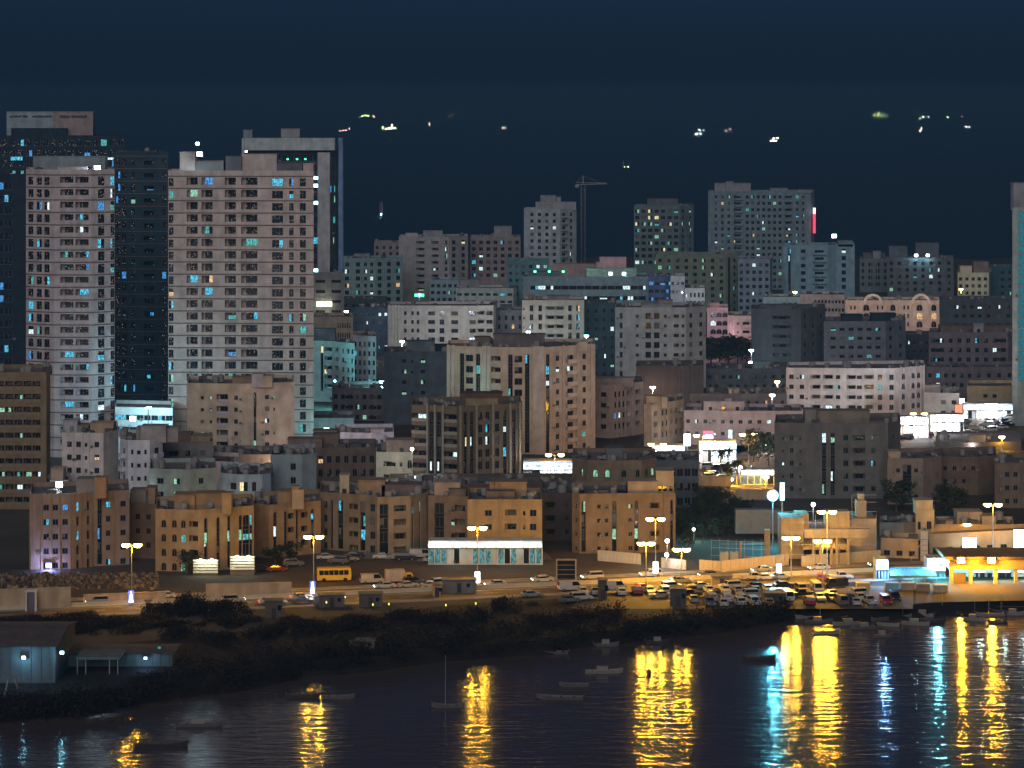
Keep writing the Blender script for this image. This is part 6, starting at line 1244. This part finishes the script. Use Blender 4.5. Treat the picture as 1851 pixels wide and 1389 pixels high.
m = M(); m.tube((0, 0, -.4), (0, 0, .35), .42, .42, 10); m.tube((0, 0, .35), (0, 0, .8), .42, .1, 10); D = gD(1218, 0); tag(m.build('buoy', [DARKM], None, (PX(1173, D), D, .1)), 'small dark buoy in the twin lamp reflections', 'buoy')
# jetty planks at the right bank
jt = thing('jetty', 'plank jetty with mooring posts at the right bank', 'jetty', G(1762, 1096, .9))
for k in range(16): m = M(); m.box(k*.72, k*.72+.66, -.9, .9, 0, .1); m.build('plank', [BARK], jt)
for x in (0, 5.5, 11.3):
    for y in (-.85, .85): m = M(); m.tube((x, y, -1.6), (x, y, .9), .12, n=6); m.build('post', [BARK], jt)
# ------------------------------------------------------------------ ships at anchor on the sea, seen by their lights
SLW = emit('ship_lamp_white', (.95, 1, .85), 140); SLO = emit('ship_lamp_warm', (1, .6, .3), 140); SLG = emit('ship_lamp_green', (.6, 1, .35), 140); SLR = emit('ship_lamp_pink', (1, .45, .45), 60); SLB = emit('ship_lamp_blue', (.4, .8, 1), 60)
HULLM = mat('ship_hull', (.03, .03, .035), .6, .1); SUPER = mat('ship_superstructure', (.3, .3, .3), .6, .1)
def ship(label, x, y, Lp, lamps, name='anchored_ship'):
    """lamps: (px offset, px up, size px, material)"""
    D = gD(y, 0); k = D/F; Ln = Lp*k; o = thing(name, label, 'ship', (PX(x, D), D, 0), 0, 'ships anchored off the coast'); w_ = Ln*.075; hz = max(3, Ln*.05)
    m = M(); m.loft([[(t*Ln, s*w_*wd, z) for s, z in ((-1, hz*g), (-.7, -1), (.7, -1), (1, hz*g))] for t, wd, g in ((-.5, .8, 1), (-.3, 1, .9), (.25, 1, .9), (.42, .6, 1.1), (.5, .05, 1.3))]); m.build('hull', [HULLM], o)
    m = M(); m.box(-.45*Ln, -.3*Ln, -w_*.8, w_*.8, hz*.9, hz*2.6); m.box(-.43*Ln, -.34*Ln, -w_, w_, hz*2.6, hz*3.1); m.build('superstructure', [SUPER], o)
    for t in (-.38, .1, .4): m = M(); m.tube((t*Ln, 0, hz*.9), (t*Ln, 0, hz*4), .4, .2, n=5); m.build('mast', [SUPER], o)
    for dx, up, s, mt in lamps:
        r = s*k*.44; m = M(); z = max(1.5, up*k); rr = [[(dx*k+math.cos(t*1.047)*q, -w_-1+math.sin(t*1.047)*q, z+h) for t in range(6)] for q, h in ((r*.3, -r), (r, -r*.4), (r, r*.4), (r*.3, r))]; m.loft(rr); m.build('deck_lamp', [mt], o)
ship('ship with a row of yellow-green deck lamps, leftmost far ship', 665, 213, 36, [(-10, 3, 2.2, SLG), (-4, 4, 2.6, SLG), (1, 2, 2.2, SLG), (11, 2, 2.6, SLO), (-14, -1, 1.8, SLR)])
ship('brightest ship with stacked white and orange lamps', 706, 235, 34, [(-14, 4, 1.8, SLG), (-8, 2, 2.6, SLO), (-3, 3, 3, SLO), (2, 4, 3.2, SLW), (3, 9, 2.6, SLO), (8, 3, 2.6, SLG), (0, -4, 2, SLW)])
ship('small ship with pinkish lamps just right of the finned tower', 624, 238, 26, [(-9, 1, 1.5, SLR), (-4, 2, 1.8, SLR), (1, 2, 1.8, SLR), (8, 5, 1.6, SLR)])
ship('small ship with two orange lamps, middle left of the sea', 776, 229, 12, [(0, 3, 2.2, SLO), (0, 7, 1.8, SLR)]); ship('far ship with two faint warm lamps', 816, 212, 16, [(-3, 1, 1.6, SLO), (2, 3, 1.6, SLO)]); ship('lone ship with one white lamp above the brown block', 909, 233, 12, [(0, 2, 1.8, SLW), (4, 1, 1.1, SLO)])
ship('ship with cyan and white deck lamps above the red-sign tower', 1264, 245, 24, [(-5, 3, 2.6, SLW), (2, 3, 2.6, SLB), (0, 10, 2, SLW), (8, 9, 1.2, SLB)]); ship('dim ship right of the cyan-lit ship', 1316, 239, 18, [(-4, 2, 1.2, SLW), (4, 5, 1.2, SLR)])
ship('ship with a cluster of orange lamps', 1398, 257, 20, [(-5, 2, 2.2, SLO), (0, 2, 2, SLO), (4, 2, 2.2, SLO), (0, 6, 2, SLW), (7, 7, 1.8, SLO)]); ship('ship with a golden deckhouse, far right', 1590, 211, 40, [(-11, 2, 2.4, SLG), (-2, 5, 2.6, SLO), (-4, 1, 2.4, SLG), (3, 1, 1.6, SLG), (8, 1, 1.8, SLG), (14, 1, 1.4, SLG), (24, 1, 1.2, SLW)])
ship('long tanker with white-green lamps, far right', 1690, 214, 90, [(-28, 1, 2.2, SLG), (-22, 3, 2.6, SLW), (-13, 2, 2.8, SLW), (22, 2, 2, SLG), (48, 4, 1.8, SLR)]); ship('small ship under the long tanker', 1664, 239, 12, [(0, 2, 1.6, SLO), (1, 6, 1.3, SLW)]); ship('small ship with two white lamps at the right end of the sea', 1748, 232, 14, [(-1, 2, 2.2, SLW), (4, 2, 1.8, SLW)])
ship('faint green-lit boat low on the sea left of the dark tower', 1132, 304, 14, [(-3, 1, 1.0, SLG), (3, 1, 1.0, SLG)], 'small_ship'); ship('boat with red and blue lamps right of the finned tower', 689, 391, 6, [(0, 2, 2.0, SLR), (0, -2, 2.4, SLB)], 'small_ship')
# tower crane against the sea
cq = Vector((PX(1054, 1560), 1560, GZ)); ct = thing('tower_crane', 'faint tower crane right of the white stepped tower', 'crane', cq); hz = PZ(334, 1560)-GZ
m = M()
for sx in (-1.1, 1.1):
    for sy in (-1.1, 1.1): m.tube((sx, sy, 0), (sx, sy, hz), .16, n=4)
for k in range(int(hz/2.4)):
    z = k*2.4; s = 1 if k % 2 else -1; m.tube((-1.1*s, -1.1, z), (1.1*s, -1.1, z+2.4), .09, n=4); m.tube((-1.1, -1.1*s, z), (-1.1, 1.1*s, z+2.4), .09, n=4)
m.build('mast', [CONC], ct); m = M(); m.tube((-4, 0, hz), (13.5, 0, hz+.5), .3, n=4); m.tube((-4, 0, hz+1.2), (13, 0, hz+.9), .18, n=4); m.tube((0, 0, hz), (0, 0, hz+5), .3, n=4); m.tube((0, 0, hz+5), (11, 0, hz+.7), .08, n=4); m.tube((0, 0, hz+5), (-4, 0, hz+.8), .08, n=4); m.build('jib', [CONC], ct); m = M(); m.box(-4.5, -2.4, -.7, .7, hz-1.6, hz); m.build('counterweight', [CONC], ct)

# ------------------------------------------------------------------ night air: pale blue haze over the city and the sea
HAZE = 0.0003
m = M(); m.box(-14000, 14000, -60, 66000, -1.0, 118); hz_o = m.build('haze', [])
hm = bpy.data.materials.new('night_haze'); hm.use_nodes = True; t = hm.node_tree; t.nodes.clear()
pv = t.nodes.new('ShaderNodeVolumePrincipled'); pv.inputs['Color'].default_value = (.076, .178, .30, 1); pv.inputs['Density'].default_value = HAZE
ou = t.nodes.new('ShaderNodeOutputMaterial'); t.links.new(pv.outputs[0], ou.inputs['Volume'])
hz_o.data.materials.append(hm); stuff(hz_o, 'blue night haze over the city and sea', 'haze')
